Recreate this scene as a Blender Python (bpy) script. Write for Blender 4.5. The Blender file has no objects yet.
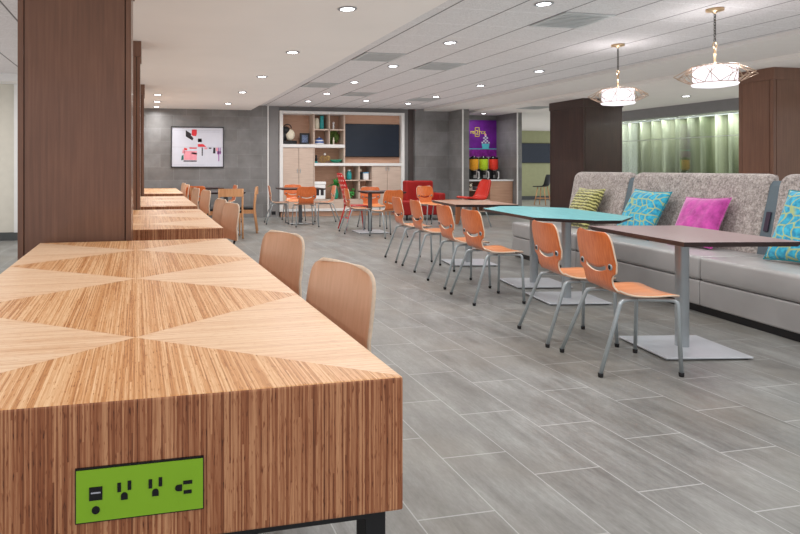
import bpy, bmesh, math, random
from mathutils import Vector, Matrix
random.seed(7)
SC = bpy.context.scene
COL = SC.collection
PI = math.pi

# ------------------------------------------------------------------ materials
def lin(c):
    return tuple(((v/255)/12.92 if v/255 <= .04045 else ((v/255+.055)/1.055)**2.4) for v in c) + (1.0,)

class NT:
    def __init__(self, name):
        self.m = bpy.data.materials.new(name); self.m.use_nodes = True
        self.t = self.m.node_tree; self.n = self.t.nodes; self.l = self.t.links
        self.b = self.n['Principled BSDF']
    def node(self, typ, **kw):
        nd = self.n.new(typ)
        for k, v in kw.items():
            if k in ('inp',):
                for i, val in v.items(): nd.inputs[i].default_value = val
            else: setattr(nd, k, v)
        return nd
    def link(self, a, b): self.l.new(a, b)
    def math(self, op, a, b=None, c=None, clamp=False):
        nd = self.n.new('ShaderNodeMath'); nd.operation = op; nd.use_clamp = clamp
        for i, v in enumerate((a, b, c)):
            if v is None: continue
            if isinstance(v, (int, float)): nd.inputs[i].default_value = v
            else: self.link(v, nd.inputs[i])
        return nd.outputs[0]
    def mix(self, f, a, b, blend='MIX'):
        nd = self.n.new('ShaderNodeMix'); nd.data_type = 'RGBA'; nd.blend_type = blend
        for i, v in ((0, f), (6, a), (7, b)):
            if isinstance(v, (int, float, tuple)): nd.inputs[i].default_value = v
            else: self.link(v, nd.inputs[i])
        return nd.outputs[2]
    def ramp(self, f, stops):
        nd = self.n.new('ShaderNodeValToRGB'); e = nd.color_ramp.elements
        while len(e) < len(stops): e.new(.5)
        for i, (p, c) in enumerate(stops): e[i].position = p; e[i].color = c
        self.link(f, nd.inputs[0]); return nd.outputs[0]
    def coord(self, out='Object'): return self.n.new('ShaderNodeTexCoord').outputs[out]
    def mapping(self, v, scale=(1, 1, 1), rot=(0, 0, 0), loc=(0, 0, 0)):
        nd = self.n.new('ShaderNodeMapping'); self.link(v, nd.inputs[0])
        nd.inputs['Scale'].default_value = scale; nd.inputs['Rotation'].default_value = rot; nd.inputs['Location'].default_value = loc
        return nd.outputs[0]
    def noise(self, v, scale=5, detail=3, rough=.5):
        nd = self.n.new('ShaderNodeTexNoise'); self.link(v, nd.inputs['Vector'])
        nd.inputs['Scale'].default_value = scale; nd.inputs['Detail'].default_value = detail; nd.inputs['Roughness'].default_value = rough
        return nd.outputs['Fac']
    def white(self, v, dims='3D'):
        nd = self.n.new('ShaderNodeTexWhiteNoise'); nd.noise_dimensions = dims
        self.link(v, nd.inputs['Vector'] if dims != '1D' else nd.inputs['W']); return nd.outputs['Value']
    def sep(self, v):
        nd = self.n.new('ShaderNodeSeparateXYZ'); self.link(v, nd.inputs[0]); return nd.outputs
    def comb(self, x, y, z=0.0):
        nd = self.n.new('ShaderNodeCombineXYZ')
        for i, q in enumerate((x, y, z)):
            if isinstance(q, (int, float)): nd.inputs[i].default_value = q
            else: self.link(q, nd.inputs[i])
        return nd.outputs[0]
    def bump(self, h, strength=.2, dist=.01):
        nd = self.n.new('ShaderNodeBump'); nd.inputs['Strength'].default_value = strength; nd.inputs['Distance'].default_value = dist
        self.link(h, nd.inputs['Height']); self.link(nd.outputs[0], self.b.inputs['Normal'])
    def col(self, c):
        if isinstance(c, tuple): self.b.inputs['Base Color'].default_value = c
        else: self.link(c, self.b.inputs['Base Color'])
    def set(self, rough=.5, metal=0, spec=.5, coat=0, coat_r=.1, sheen=0):
        i = self.b.inputs
        i['Roughness'].default_value = rough; i['Metallic'].default_value = metal
        i['Specular IOR Level'].default_value = spec; i['Coat Weight'].default_value = coat; i['Coat Roughness'].default_value = coat_r
        i['Sheen Weight'].default_value = sheen
        return self.m

def plain(name, c, rough=.5, metal=0, var=.06, scale=8, **kw):
    t = NT(name); base = lin(c)
    n = t.noise(t.coord(), scale, 3)
    d = tuple(max(0, v*(1-var)) for v in base[:3])+(1,); h = tuple(min(1, v*(1+var)) for v in base[:3])+(1,)
    t.col(t.ramp(n, [(.3, d), (.7, h)]))
    return t.set(rough, metal, **kw)

def emis(name, c, strength, vary=0):
    t = NT(name); t.col(lin(c)); t.b.inputs['Emission Color'].default_value = lin(c); t.b.inputs['Emission Strength'].default_value = strength
    return t.set(.5)

def wood(name, dark, mid, light, axis='Z', fine=90, along=3, rough=.35, coat=.2, spec=.5):
    t = NT(name); sc = {'X': (along, fine, fine), 'Y': (fine, along, fine), 'Z': (fine, fine, along)}[axis]
    v = t.mapping(t.coord(), sc)
    n = t.noise(v, 1, 4, .55); n2 = t.noise(t.coord(), 3, 2)
    f = t.math('ADD', t.math('MULTIPLY', n, .75), t.math('MULTIPLY', n2, .25))
    t.col(t.ramp(f, [(.3, lin(dark)), (.5, lin(mid)), (.7, lin(light))]))
    return t.set(rough, coat=coat, spec=spec)

M = {}
# floor: grey wood-look planks laid in rows with a one third stagger
t = NT('plank_floor'); x, y, z = t.sep(t.coord())
W, L = .293, .585
rx = t.math('DIVIDE', t.math('SUBTRACT', x, .90), W); row = t.math('FLOOR', rx); fx = t.math('FRACT', rx)
ry = t.math('ADD', t.math('DIVIDE', t.math('SUBTRACT', y, 1.92), L), t.math('MULTIPLY', row, 1/3)); cy = t.math('FLOOR', ry); fy = t.math('FRACT', ry)
gx = t.math('ADD', t.math('LESS_THAN', fx, .008), t.math('GREATER_THAN', fx, .992))
gy = t.math('ADD', t.math('LESS_THAN', fy, .005), t.math('GREATER_THAN', fy, .995))
g = t.math('MAXIMUM', gx, gy)
wn = t.white(t.comb(row, cy))
streak = t.noise(t.mapping(t.coord(), (14, 1.6, 1)), 1.5, 5, .65)
patch = t.noise(t.coord(), 1.3, 3)
cloud = t.noise(t.mapping(t.coord(), (1, .45, 1)), 5, 4, .6)
f = t.math('ADD', t.math('MULTIPLY', streak, .5), t.math('ADD', t.math('MULTIPLY', wn, .07), t.math('MULTIPLY', cloud, .44)))
base = t.ramp(f, [(.3, lin((92, 90, 87))), (.52, lin((129, 129, 126))), (.75, lin((162, 164, 162)))])
weave = t.noise(t.mapping(t.coord(), (90, 26, 1)), 1, 3, .7)
base = t.mix(1.0, base, t.ramp(weave, [(.25, (.80, .80, .80, 1)), (.75, (1.12, 1.12, 1.12, 1))]), 'MULTIPLY')
base = t.mix(t.math('MULTIPLY', t.math('SUBTRACT', patch, .45, clamp=True), 1.6), base, lin((126, 118, 106)))
t.col(t.mix(t.math('MULTIPLY', g, .42), base, lin((205, 207, 208))))
t.link(t.ramp(streak, [(.2, (.27,)*3+(1,)), (.8, (.5,)*3+(1,))]), t.b.inputs['Roughness'])
t.bump(t.math('SUBTRACT', streak, t.math('MULTIPLY', g, .3)), .12, .004)
M['floor'] = t.set(.36, spec=.5); t.link(t.ramp(streak, [(.2, (.27,)*3+(1,)), (.8, (.5,)*3+(1,))]), t.b.inputs['Roughness'])

M['gypsum'] = plain('smooth_ceiling_paint', (218, 212, 207), .8, var=.02, scale=1.5)
# lay-in ceiling tiles
t = NT('ceiling_tiles'); x, y, z = t.sep(t.coord())
fx = t.math('FRACT', t.math('DIVIDE', t.math('SUBTRACT', x, 3.38), .586)); fy = t.math('FRACT', t.math('DIVIDE', t.math('SUBTRACT', y, 7.04), .586))
gx = t.math('ADD', t.math('LESS_THAN', fx, .018), t.math('GREATER_THAN', fx, .986)); gy = t.math('ADD', t.math('LESS_THAN', fy, .012), t.math('GREATER_THAN', fy, .988))
pits = t.noise(t.coord(), 90, 2)
b = t.ramp(pits, [(.35, lin((188, 184, 184))), (.6, lin((208, 205, 205)))])
b = t.mix(t.math('MULTIPLY', gy, .35), b, lin((236, 236, 238)))
b = t.mix(t.math('MULTIPLY', gx, .9), b, lin((84, 80, 80)))
t.col(b); M['tile_ceiling'] = t.set(.85)
M['fascia'] = plain('fascia_paint', (205, 200, 196), .8, var=.02)
# large format grey wall tiles
def wall_tiles(name, axis):
    t = NT(name); x, y, z = t.sep(t.coord())
    u = x if axis == 'X' else y
    br = t.n.new('ShaderNodeTexBrick'); t.link(t.comb(u, z), br.inputs['Vector'])
    br.inputs['Scale'].default_value = 1; br.inputs['Brick Width'].default_value = .61; br.inputs['Row Height'].default_value = .305
    br.inputs['Mortar Size'].default_value = .0035; br.inputs['Bias'].default_value = 0; br.offset = .5
    br.inputs['Color1'].default_value = lin((124, 122, 121)); br.inputs['Color2'].default_value = lin((138, 137, 137)); br.inputs['Mortar'].default_value = lin((148, 148, 148))
    n = t.noise(t.coord(), 2.2, 5, .6)
    sh = t.ramp(n, [(.3, (.64, .63, .62, 1)), (.7, (1.0, 1.0, 1.0, 1))])
    t.col(t.mix(1.0, br.outputs['Color'], sh, 'MULTIPLY'))
    return t.set(.42, spec=.5)
M['tile_x'] = wall_tiles('grey_wall_tile', 'X'); M['tile_y'] = wall_tiles('grey_wall_tile_side', 'Y')
M['recess'] = plain('recess_paint', (128, 126, 126), .6, var=.04)
M['white_trim'] = plain('white_trim', (222, 220, 218), .4, var=.02)
M['cream_wall'] = plain('cream_wall_paint', (205, 200, 188), .8, var=.03)
M['green_wall'] = plain('sage_wall_paint', (150, 152, 118), .8, var=.05)
M['lime_wall'] = plain('lime_wall_paint', (170, 176, 116), .8, var=.12, scale=1.2)
M['dark_base'] = plain('dark_base', (72, 74, 74), .5)
M['col_brown'] = wood('brown_column_veneer', (96, 66, 52), (107, 74, 58), (119, 84, 66), 'Z', 45, 2.0, .38, .3)
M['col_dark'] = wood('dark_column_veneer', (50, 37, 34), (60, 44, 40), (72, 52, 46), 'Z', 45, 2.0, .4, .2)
M['joint'] = plain('dark_joint', (30, 22, 20), .7)
M['black'] = plain('black_powder_coat', (26, 27, 30), .45)
M['black_gloss'] = plain('black_plastic', (18, 19, 22), .25)
M['steel'] = plain('satin_steel', (170, 178, 182), .36, .45, var=.05)
M['plate'] = plain('base_plate_grey', (196, 200, 206), .34, .2, var=.04)
M['pedestal'] = plain('pedestal_grey', (160, 166, 170), .3, .45, var=.05)
M['ped_dark'] = plain('dark_pedestal', (92, 96, 100), .4, .4)
M['dark_strip'] = plain('dark_wall_strip', (74, 66, 64), .6)
M['rubber'] = plain('rubber_black', (22, 22, 24), .7)
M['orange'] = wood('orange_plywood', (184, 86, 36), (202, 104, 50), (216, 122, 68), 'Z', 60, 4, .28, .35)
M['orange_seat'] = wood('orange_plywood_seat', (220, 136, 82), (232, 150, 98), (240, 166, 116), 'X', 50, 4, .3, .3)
M['ply_edge'] = plain('plywood_edge', (212, 190, 168), .5, var=.1, scale=60)
M['tan'] = wood('tan_plywood', (206, 162, 130), (213, 169, 138), (219, 176, 146), 'Z', 60, 3, .42, .1)
M['lightwood'] = wood('light_chair_wood', (178, 124, 84), (196, 142, 98), (210, 160, 116), 'Z', 50, 3, .45, .1)
M['unit_wood'] = wood('pale_oak_laminate', (184, 162, 148), (196, 175, 160), (206, 187, 172), 'X', 60, 3, .5, .0)
M['unit_back'] = wood('tan_back_panel', (172, 132, 108), (186, 146, 122), (196, 158, 134), 'X', 60, 3, .5, .0)
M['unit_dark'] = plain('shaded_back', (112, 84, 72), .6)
M['brown_top'] = plain('mauve_brown_laminate', (138, 116, 116), .33, var=.05, scale=30)
M['dark_edge'] = plain('dark_table_edge', (58, 42, 42), .45)
t = NT('teal_laminate'); n = t.noise(t.mapping(t.coord(), (60, 6, 6)), 1, 3)
t.col(t.ramp(n, [(.35, lin((84, 158, 164))), (.65, lin((110, 182, 186)))])); M['teal_top'] = t.set(.4)
M['wood_top'] = wood('walnut_table_top', (150, 112, 92), (164, 124, 102), (178, 138, 114), 'Y', 60, 3, .4, .1)
M['mid_panel'] = wood('orange_brown_panel', (150, 92, 60), (164, 102, 68), (176, 114, 78), 'Z', 50, 3, .45, .1)
M['red'] = plain('red_upholstery', (146, 20, 19), .65, var=.08)
M['red_lounge'] = plain('orange_red_shell', (176, 34, 18), .4, var=.05)
M['red_metal'] = plain('red_metal', (196, 34, 34), .35, .0)

# bamboo strip veneer: top has a quilt of triangles, sides have upright strips
def bamboo(name, mode):
    t = NT(name); x, y, z = t.sep(t.coord())
    def strips(a, along, off):
        idx = t.math('FLOOR', t.math('MULTIPLY', a, 290))
        w1 = t.white(t.comb(idx, t.math('FLOOR', t.math('ADD', t.math('MULTIPLY', along, 1.1), t.math('MULTIPLY', idx, .37))), off))
        n = t.noise(t.comb(t.math('MULTIPLY', a, 420), t.math('MULTIPLY', along, 9), off), 1, 4, .65)
        n2 = t.noise(t.comb(t.math('MULTIPLY', a, 260), t.math('MULTIPLY', along, 34), off), 1, 2, .5)
        fleck = t.math('MULTIPLY', t.math('SUBTRACT', n2, .60, clamp=True), 1.6)
        n3 = t.noise(t.comb(t.math('MULTIPLY', a, 14), t.math('MULTIPLY', along, 1.2), off), 1, 2)
        v = t.math('ADD', t.math('MULTIPLY', w1, .26), t.math('ADD', t.math('MULTIPLY', n, .50), t.math('MULTIPLY', n3, .26)))
        return t.math('SUBTRACT', v, fleck)
    if mode == 'top':
        P = .90
        q = t.math('ABSOLUTE', t.math('SUBTRACT', t.math('FRACT', t.math('DIVIDE', y, P)), .5))   # 0 at square centre
        r = t.math('DIVIDE', t.math('ABSOLUTE', x), 1.17)
        reg = t.math('GREATER_THAN', q, r)
        a = strips(x, y, 0.0); c = strips(y, x, 7.0)
        ca = t.ramp(a, [(.26, lin((156, 94, 50))), (.46, lin((210, 152, 100))), (.68, lin((240, 200, 156)))])
        cc = t.ramp(c, [(.26, lin((206, 156, 116))), (.46, lin((230, 190, 152))), (.68, lin((242, 214, 184)))])
        t.col(t.mix(reg, cc, ca)); return t.set(.42, coat=.12, coat_r=.3)
    a = strips(x if mode == 'X' else y, z, 3.0)
    t.col(t.ramp(a, [(.28, lin((84, 42, 24))), (.47, lin((148, 88, 56))), (.70, lin((204, 150, 110)))]))
    return t.set(.4, coat=.15)
M['bam_top'] = bamboo('bamboo_quilt_veneer', 'top'); M['bam_x'] = bamboo('bamboo_edge_front', 'X'); M['bam_y'] = bamboo('bamboo_edge_side', 'Y')
M['lime'] = plain('lime_plate', (132, 178, 38), .4, var=.02)

# sofa
t = NT('grey_vinyl'); n = t.noise(t.coord(), 2, 3)
t.col(t.ramp(n, [(.3, lin((150, 148, 147))), (.7, lin((168, 166, 165)))])); M['vinyl'] = t.set(.32, spec=.55)
t = NT('tweed_fabric'); n = t.noise(t.coord(), 55, 4, .7); n2 = t.noise(t.coord(), 18, 2)
f = t.math('ADD', t.math('MULTIPLY', n, .75), t.math('MULTIPLY', n2, .25))
t.col(t.ramp(f, [(.36, lin((112, 103, 100))), (.5, lin((158, 148, 143))), (.62, lin((192, 183, 178)))])); t.bump(n, .3, .006); M['tweed'] = t.set(.9, sheen=.2)
M['post_blue'] = plain('blue_grey_panel', (88, 102, 110), .45)
M['purple_dark'] = plain('dark_socket_panel', (48, 34, 54), .4)
t = NT('olive_ruched'); v = t.coord(); wv = t.n.new('ShaderNodeTexWave'); wv.bands_direction = 'Z'
t.link(t.mapping(v, (1, 1, 1)), wv.inputs['Vector']); wv.inputs['Scale'].default_value = 9; wv.inputs['Distortion'].default_value = 3.5; wv.inputs['Detail'].default_value = 2; wv.inputs['Detail Scale'].default_value = 3
t.col(t.ramp(wv.outputs['Fac'], [(.15, lin((84, 82, 34))), (.55, lin((150, 146, 74))), (.9, lin((192, 188, 122)))])); t.bump(wv.outputs['Fac'], .6, .02); M['olive'] = t.set(.6, sheen=.3)
t = NT('teal_ogee'); x, y, z = t.sep(t.coord())
vo = t.n.new('ShaderNodeTexVoronoi'); vo.feature = 'DISTANCE_TO_EDGE'; vo.inputs['Scale'].default_value = 1; vo.inputs['Randomness'].default_value = .45
t.link(t.comb(t.math('ADD', t.math('MULTIPLY', y, 14), t.math('MULTIPLY', t.math('SINE', t.math('MULTIPLY', z, 34)), .35)), t.math('MULTIPLY', z, 13), 0), vo.inputs['Vector']); pat = vo.outputs['Distance']
n = t.noise(t.coord(), 30, 2)
blue = t.ramp(n, [(.35, lin((16, 128, 168))), (.65, lin((52, 176, 204)))])
t.col(t.mix(t.ramp(pat, [(.045, (1, 1, 1, 1)), (.10, (0, 0, 0, 1))]), blue, lin((160, 176, 122)))); M['teal_pillow'] = t.set(.7, sheen=.2)
t = NT('magenta_velvet'); n = t.noise(t.coord(), 14, 4, .6); t.col(t.ramp(n, [(.3, lin((150, 28, 122))), (.7, lin((206, 66, 168)))])); t.bump(n, .35, .02); M['magenta'] = t.set(.6, sheen=.5)
t = NT('teal_velvet'); t.col(lin((20, 128, 140))); M['teal_pipe'] = t.set(.7)
# pendant
M['shade'] = emis('lit_drum_shade', (245, 240, 248), 1.1)
M['brass'] = plain('champagne_brass', (206, 176, 140), .3, .7)
M['wire'] = plain('pale_gold_wire', (196, 170, 148), .35, .5)
M['chain'] = plain('dark_chain', (70, 66, 60), .4, .8)
M['lens'] = emis('lit_lens', (246, 250, 255), 14)
M['trim_ring'] = plain('downlight_trim', (150, 150, 152), .4)
M['louver'] = plain('louver_grey', (176, 178, 178), .5)
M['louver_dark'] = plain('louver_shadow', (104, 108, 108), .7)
# curtain: sheer
t = NT('sheer_curtain'); x, y, z = t.sep(t.coord())
n = t.noise(t.mapping(t.coord(), (1, 9, .25)), 1, 3)
tr = t.n.new('ShaderNodeBsdfTransparent'); tl = t.n.new('ShaderNodeBsdfTranslucent'); df = t.n.new('ShaderNodeBsdfDiffuse')
cc = t.ramp(n, [(.36, lin((104, 110, 88))), (.64, lin((206, 208, 186)))])
t.link(cc, tl.inputs[0]); t.link(cc, df.inputs[0])
m1 = t.n.new('ShaderNodeMixShader'); m1.inputs[0].default_value = .8; t.link(tl.outputs[0], m1.inputs[1]); t.link(df.outputs[0], m1.inputs[2])
m2 = t.n.new('ShaderNodeMixShader'); m2.inputs[0].default_value = .94; t.link(tr.outputs[0], m2.inputs[1]); t.link(m1.outputs[0], m2.inputs[2])
t.link(m2.outputs[0], t.n['Material Output'].inputs[0]); M['sheer'] = t.m
def clear(name, tint, refl=.09):
    t = NT(name); tr = t.n.new('ShaderNodeBsdfTransparent'); tr.inputs[0].default_value = tint
    gl = t.n.new('ShaderNodeBsdfGlossy'); gl.inputs['Roughness'].default_value = .02
    fr = t.n.new('ShaderNodeFresnel'); fr.inputs[0].default_value = 1.45
    mx = t.n.new('ShaderNodeMixShader'); t.link(t.math('ADD', t.math('MULTIPLY', fr.outputs[0], .55), refl*.2), mx.inputs[0]); t.link(tr.outputs[0], mx.inputs[1]); t.link(gl.outputs[0], mx.inputs[2])
    t.link(mx.outputs[0], t.n['Material Output'].inputs[0]); return t.m
M['glass'] = clear('partition_glass', (.93, .97, .94, 1))
M['screen'] = plain('dark_screen', (30, 38, 50), .22, var=.04)
M['poster'] = plain('purple_poster', (98, 24, 128), .45, var=.25, scale=4)
M['poster_low'] = plain('purple_poster_band', (128, 30, 140), .45, var=.35, scale=14)
M['yellow'] = plain('yellow_print', (226, 214, 40), .5)
M['teal_print'] = plain('teal_print', (90, 190, 205), .5)
M['white'] = plain('white_gloss', (232, 232, 232), .35, var=.02)
M['paper'] = plain('white_paper', (204, 206, 218), .5, var=.02)
M['print_red'] = plain('print_red', (212, 52, 62), .6); M['print_pink'] = plain('print_pink', (226, 150, 164), .6); M['print_black'] = plain('print_black', (40, 36, 42), .6)
M['print_blue'] = plain('print_blue', (110, 170, 208), .6); M['print_grey'] = plain('print_grey', (170, 172, 184), .6); M['print_purple'] = plain('print_purple', (164, 108, 168), .6); M['print_green'] = plain('print_green', (44, 104, 100), .6)
for nm, c in dict(cer_o=(232, 160, 40), cer_g=(176, 206, 40), cer_r=(222, 56, 40)).items():
    M[nm] = plain('cereal_'+nm, c, .4, var=.25, scale=60)
M['cream'] = plain('cream_ceramic', (232, 222, 200), .4); M['teal_c'] = plain('teal_ceramic', (48, 156, 158), .25); M['blue_c'] = plain('blue_ceramic', (58, 92, 160), .3)
M['green_c'] = plain('green_glaze', (40, 140, 110), .25); M['gold'] = plain('gold_wire', (214, 180, 110), .3, .8); M['leaf'] = plain('leaf_green', (58, 140, 62), .5, var=.3, scale=20); M['moss'] = plain('moss_green', (86, 110, 52), .9, var=.3, scale=30)
M['photo_blue'] = plain('photo_blue', (96, 110, 140), .3, var=.6, scale=40)

# ------------------------------------------------------------------ mesh helpers
class MB:
    def __init__(self): self.bm = bmesh.new()
    def box(self, x0, x1, y0, y1, z0, z1, mi=0, bev=0, segs=2):
        vs = [self.bm.verts.new((x, y, z)) for x in (x0, x1) for y in (y0, y1) for z in (z0, z1)]
        fs = []
        for q in ((0, 1, 3, 2), (4, 6, 7, 5), (0, 4, 5, 1), (2, 3, 7, 6), (0, 2, 6, 4), (1, 5, 7, 3)):
            f = self.bm.faces.new([vs[i] for i in q]); f.material_index = mi; fs.append(f)
        if bev:
            es = list({e for f in fs for e in f.edges})
            bmesh.ops.bevel(self.bm, geom=es, offset=bev, segments=segs, affect='EDGES', profile=.5, material=mi)
        return self
    def prism(self, poly, z0, z1, mi=0, mi_top=None, inset=0):
        c = Vector((sum(p[0] for p in poly)/len(poly), sum(p[1] for p in poly)/len(poly)))
        def ins(p):
            if not inset: return p
            v = Vector(p)-c; return tuple(c+v*(1-inset/max(v.length, 1e-6)))
        b = [self.bm.verts.new((*ins(p), z0)) for p in poly]; tp = [self.bm.verts.new((p[0], p[1], z1)) for p in poly]
        n = len(poly)
        f = self.bm.faces.new(tp); f.material_index = mi if mi_top is None else mi_top
        self.bm.faces.new(b[::-1]).material_index = mi
        for i in range(n):
            self.bm.faces.new((b[i], b[(i+1) % n], tp[(i+1) % n], tp[i])).material_index = mi
        return self
    def lathe(self, prof, segs=20, c=(0, 0, 0), mi=0, sx=1, sy=1):
        rings = []
        for r, z in prof:
            if r < 1e-5: rings.append([self.bm.verts.new((c[0], c[1], c[2]+z))])
            else: rings.append([self.bm.verts.new((c[0]+r*sx*math.cos(2*PI*k/segs), c[1]+r*sy*math.sin(2*PI*k/segs), c[2]+z)) for k in range(segs)])
        for a, b in zip(rings, rings[1:]):
            if len(a) == 1 and len(b) == 1: continue
            for k in range(segs):
                k2 = (k+1) % segs
                if len(a) == 1: q = (a[0], b[k2], b[k])
                elif len(b) == 1: q = (a[k], a[k2], b[0])
                else: q = (a[k], a[k2], b[k2], b[k])
                f = self.bm.faces.new(q); f.material_index = mi; f.smooth = True
        for rg, rev in ((rings[0], True), (rings[-1], False)):
            if len(rg) > 1:
                f = self.bm.faces.new(rg[::-1] if rev else rg); f.material_index = mi
        return self
    def tube(self, pts, r, segs=8, mi=0, fillet=0, closed=False, r_end=None):
        pts = [Vector(p) for p in pts]
        if fillet:
            out = [pts[0]]
            for a, b, c in zip(pts, pts[1:], pts[2:]):
                d1 = (a-b); d2 = (c-b); f = min(fillet, d1.length*.49, d2.length*.49)
                p1 = b+d1.normalized()*f; p2 = b+d2.normalized()*f
                for k in range(6):
                    s = k/5; out.append(p1*(1-s)**2+b*2*s*(1-s)+p2*s*s)
            out.append(pts[-1]); pts = out
        n = len(pts); rings = []; up = None
        for i, p in enumerate(pts):
            if closed: tn = (pts[(i+1) % n]-pts[i-1]).normalized()
            else: tn = (pts[min(i+1, n-1)]-pts[max(i-1, 0)]).normalized()
            if up is None:
                up = Vector((0, 0, 1)) if abs(tn.z) < .9 else Vector((1, 0, 0))
            up = (up-tn*up.dot(tn)).normalized(); sd = tn.cross(up)
            rr = r if r_end is None else r+(r_end-r)*i/(n-1)
            rings.append([self.bm.verts.new(p+(up*math.cos(2*PI*k/segs)+sd*math.sin(2*PI*k/segs))*rr) for k in range(segs)])
        prs = list(zip(rings, rings[1:]))
        if closed: prs.append((rings[-1], rings[0]))
        for a, b in prs:
            for k in range(segs):
                f = self.bm.faces.new((a[k], a[(k+1) % segs], b[(k+1) % segs], b[k])); f.smooth = True; f.material_index = mi
        if not closed:
            self.bm.faces.new(rings[0][::-1]).material_index = mi; self.bm.faces.new(rings[-1]).material_index = mi
        return self
    def sphere(self, c, r, mi=0, seg=14, sx=1, sy=1, sz=1):
        prof = [(r*math.sin(PI*k/10), -r*sz*math.cos(PI*k/10)) for k in range(11)]
        prof[0] = (0, -r*sz); prof[-1] = (0, r*sz)
        return self.lathe(prof, seg, c, mi, sx, sy)
    def xform(self, mat): bmesh.ops.transform(self.bm, matrix=mat, verts=self.bm.verts[:]); return self
    def build(self, name, mats, parent=None, loc=None, smooth=False):
        bmesh.ops.recalc_face_normals(self.bm, faces=self.bm.faces[:])
        if smooth:
            for f in self.bm.faces: f.smooth = True
        me = bpy.data.meshes.new(name); self.bm.to_mesh(me); self.bm.free()
        for m in (mats if isinstance(mats, (list, tuple)) else [mats]): me.materials.append(M[m] if isinstance(m, str) else m)
        o = bpy.data.objects.new(name, me); COL.objects.link(o)
        if parent: o.parent = parent
        if loc: o.location = loc
        return o

def tag(o, label, cat, group=None):
    o['label'] = label; o['category'] = cat
    if group: o['group'] = group
    return o
def thing(name, label, cat, loc=(0, 0, 0), rot=0, group=None):
    o = bpy.data.objects.new(name, None); COL.objects.link(o); o.empty_display_size = .1
    o.location = loc; o.rotation_euler = (0, 0, rot)
    return tag(o, label, cat, group)
def dup(root, label, loc, rot=None, group=None):
    def cp(o, par):
        c = o.copy(); COL.objects.link(c)
        if par: c.parent = par
        for ch in o.children: cp(ch, c)
        return c
    c = cp(root, None); c.location = loc
    if rot is not None: c.rotation_euler = (0, 0, rot)
    c['label'] = label
    if group: c['group'] = group
    return c
def struct(name, mb, mats):
    o = mb.build(name, mats); o['kind'] = 'structure'; return o
R = math.radians
ORD = ['first', 'second', 'third', 'fourth', 'fifth', 'sixth', 'seventh', 'eighth']

# ------------------------------------------------------------------ the setting
ZG, ZT, ZL = 2.60, 2.717, 2.61
struct('floor', MB().box(-6, 15.5, -3.5, 21, -.1, 0), 'floor')
struct('ceiling', MB().box(-.92, 2.46, -3.5, 14.5, ZG, 3.0), 'gypsum')
struct('ceiling_tiled', MB().box(2.46, 6.98, -3.5, 15.1, ZT, 3.0), 'tile_ceiling')
struct('ceiling_tiled_side', MB().box(-6, -.92, -3.5, 11, ZT, 3.0), 'tile_ceiling')
struct('ceiling_soffit', MB().box(6.98, 8.1, -3.5, 15.1, 2.665, 3.0), 'fascia')
struct('ceiling_lower', MB().box(8.1, 15.5, -3.5, 21, ZL, 3.0), 'gypsum')
struct('wall_back', MB().box(-2.6, 2.885, 14.5, 14.8, 0, 3.0), 'tile_x')
struct('wall_recess', MB().box(2.885, 3.17, 14.53, 15.1, 0, 3.0).box(6.44, 6.74, 14.62, 15.1, 0, 3.0).box(3.17, 6.44, 14.6, 15.1, 2.615, 3.0).box(3.17, 6.44, 14.97, 15.1, 0, 2.615), 'recess')
struct('wall_recess_strip', MB().box(6.60, 6.74, 14.60, 14.63, 0, ZT), 'dark_strip')
struct('trim_1', MB().box(2.87, 2.9, 14.485, 14.52, 0, ZT), 'white_trim')
struct('wall_back_right', MB().box(6.74, 7.70, 14.5, 15.1, 0, 3.0), ['tile_x'])
struct('wall_pillar', MB().box(7.68, 7.86, 13.8, 15.1, 0, 2.66), ['tile_y'])
struct('trim_2', MB().box(7.672, 7.70, 13.785, 13.81, 0, 2.66), 'white_trim')
struct('wall_nook_back', MB().box(7.86, 9.2, 14.75, 15.1, 0, 2.66), 'tile_x')
struct('wall_nook_side', MB().box(9.2, 9.33, 13.8, 15.1, 0, 2.66), 'tile_y')
struct('trim_3', MB().box(9.19, 9.215, 13.785, 13.81, 0, 2.61), 'white_trim')
struct('wall_corridor', MB().box(9.2, 15.5, 20.5, 20.8, 0, 2.7), 'green_wall')
struct('baseboard_corridor', MB().box(9.33, 15.5, 20.46, 20.5, 0, .14), 'dark_base')
struct('wall_left', MB().box(-6, -2.12, 10.8, 11.0, 0, ZT), 'cream_wall')
struct('wall_left_return', MB().box(-2.6, -2.45, 11.0, 14.6, 0, 3.0), 'cream_wall')
struct('trim_4', MB().box(-2.16, -2.08, 10.74, 10.8, 0, ZT), 'white_trim')
struct('baseboard_left', MB().box(-6, -2.08, 10.72, 10.74, 0, .13).box(-6, -2.08, 10.74, 10.8, .0, .13), 'dark_base')
struct('trim_5', MB().box(-6, -.92, 10.4, 10.8, ZT-.12, ZT), 'white_trim')
struct('wall_right', MB().box(13.0, 13.2, 4, 14.8, 0, 2.7), 'lime_wall')
struct('wall_right_header', MB().box(11.62, 11.85, 4, 14.6, 2.37, ZL), 'recess')
# glass partition in front of the curtain
struct('window_1', MB().box(11.64, 11.652, 5, 14.6, .0, 2.37), 'glass')
struct('window_2', MB().box(11.635, 11.66, 5, 14.6, 1.86, 1.872), 'louver')

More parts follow.
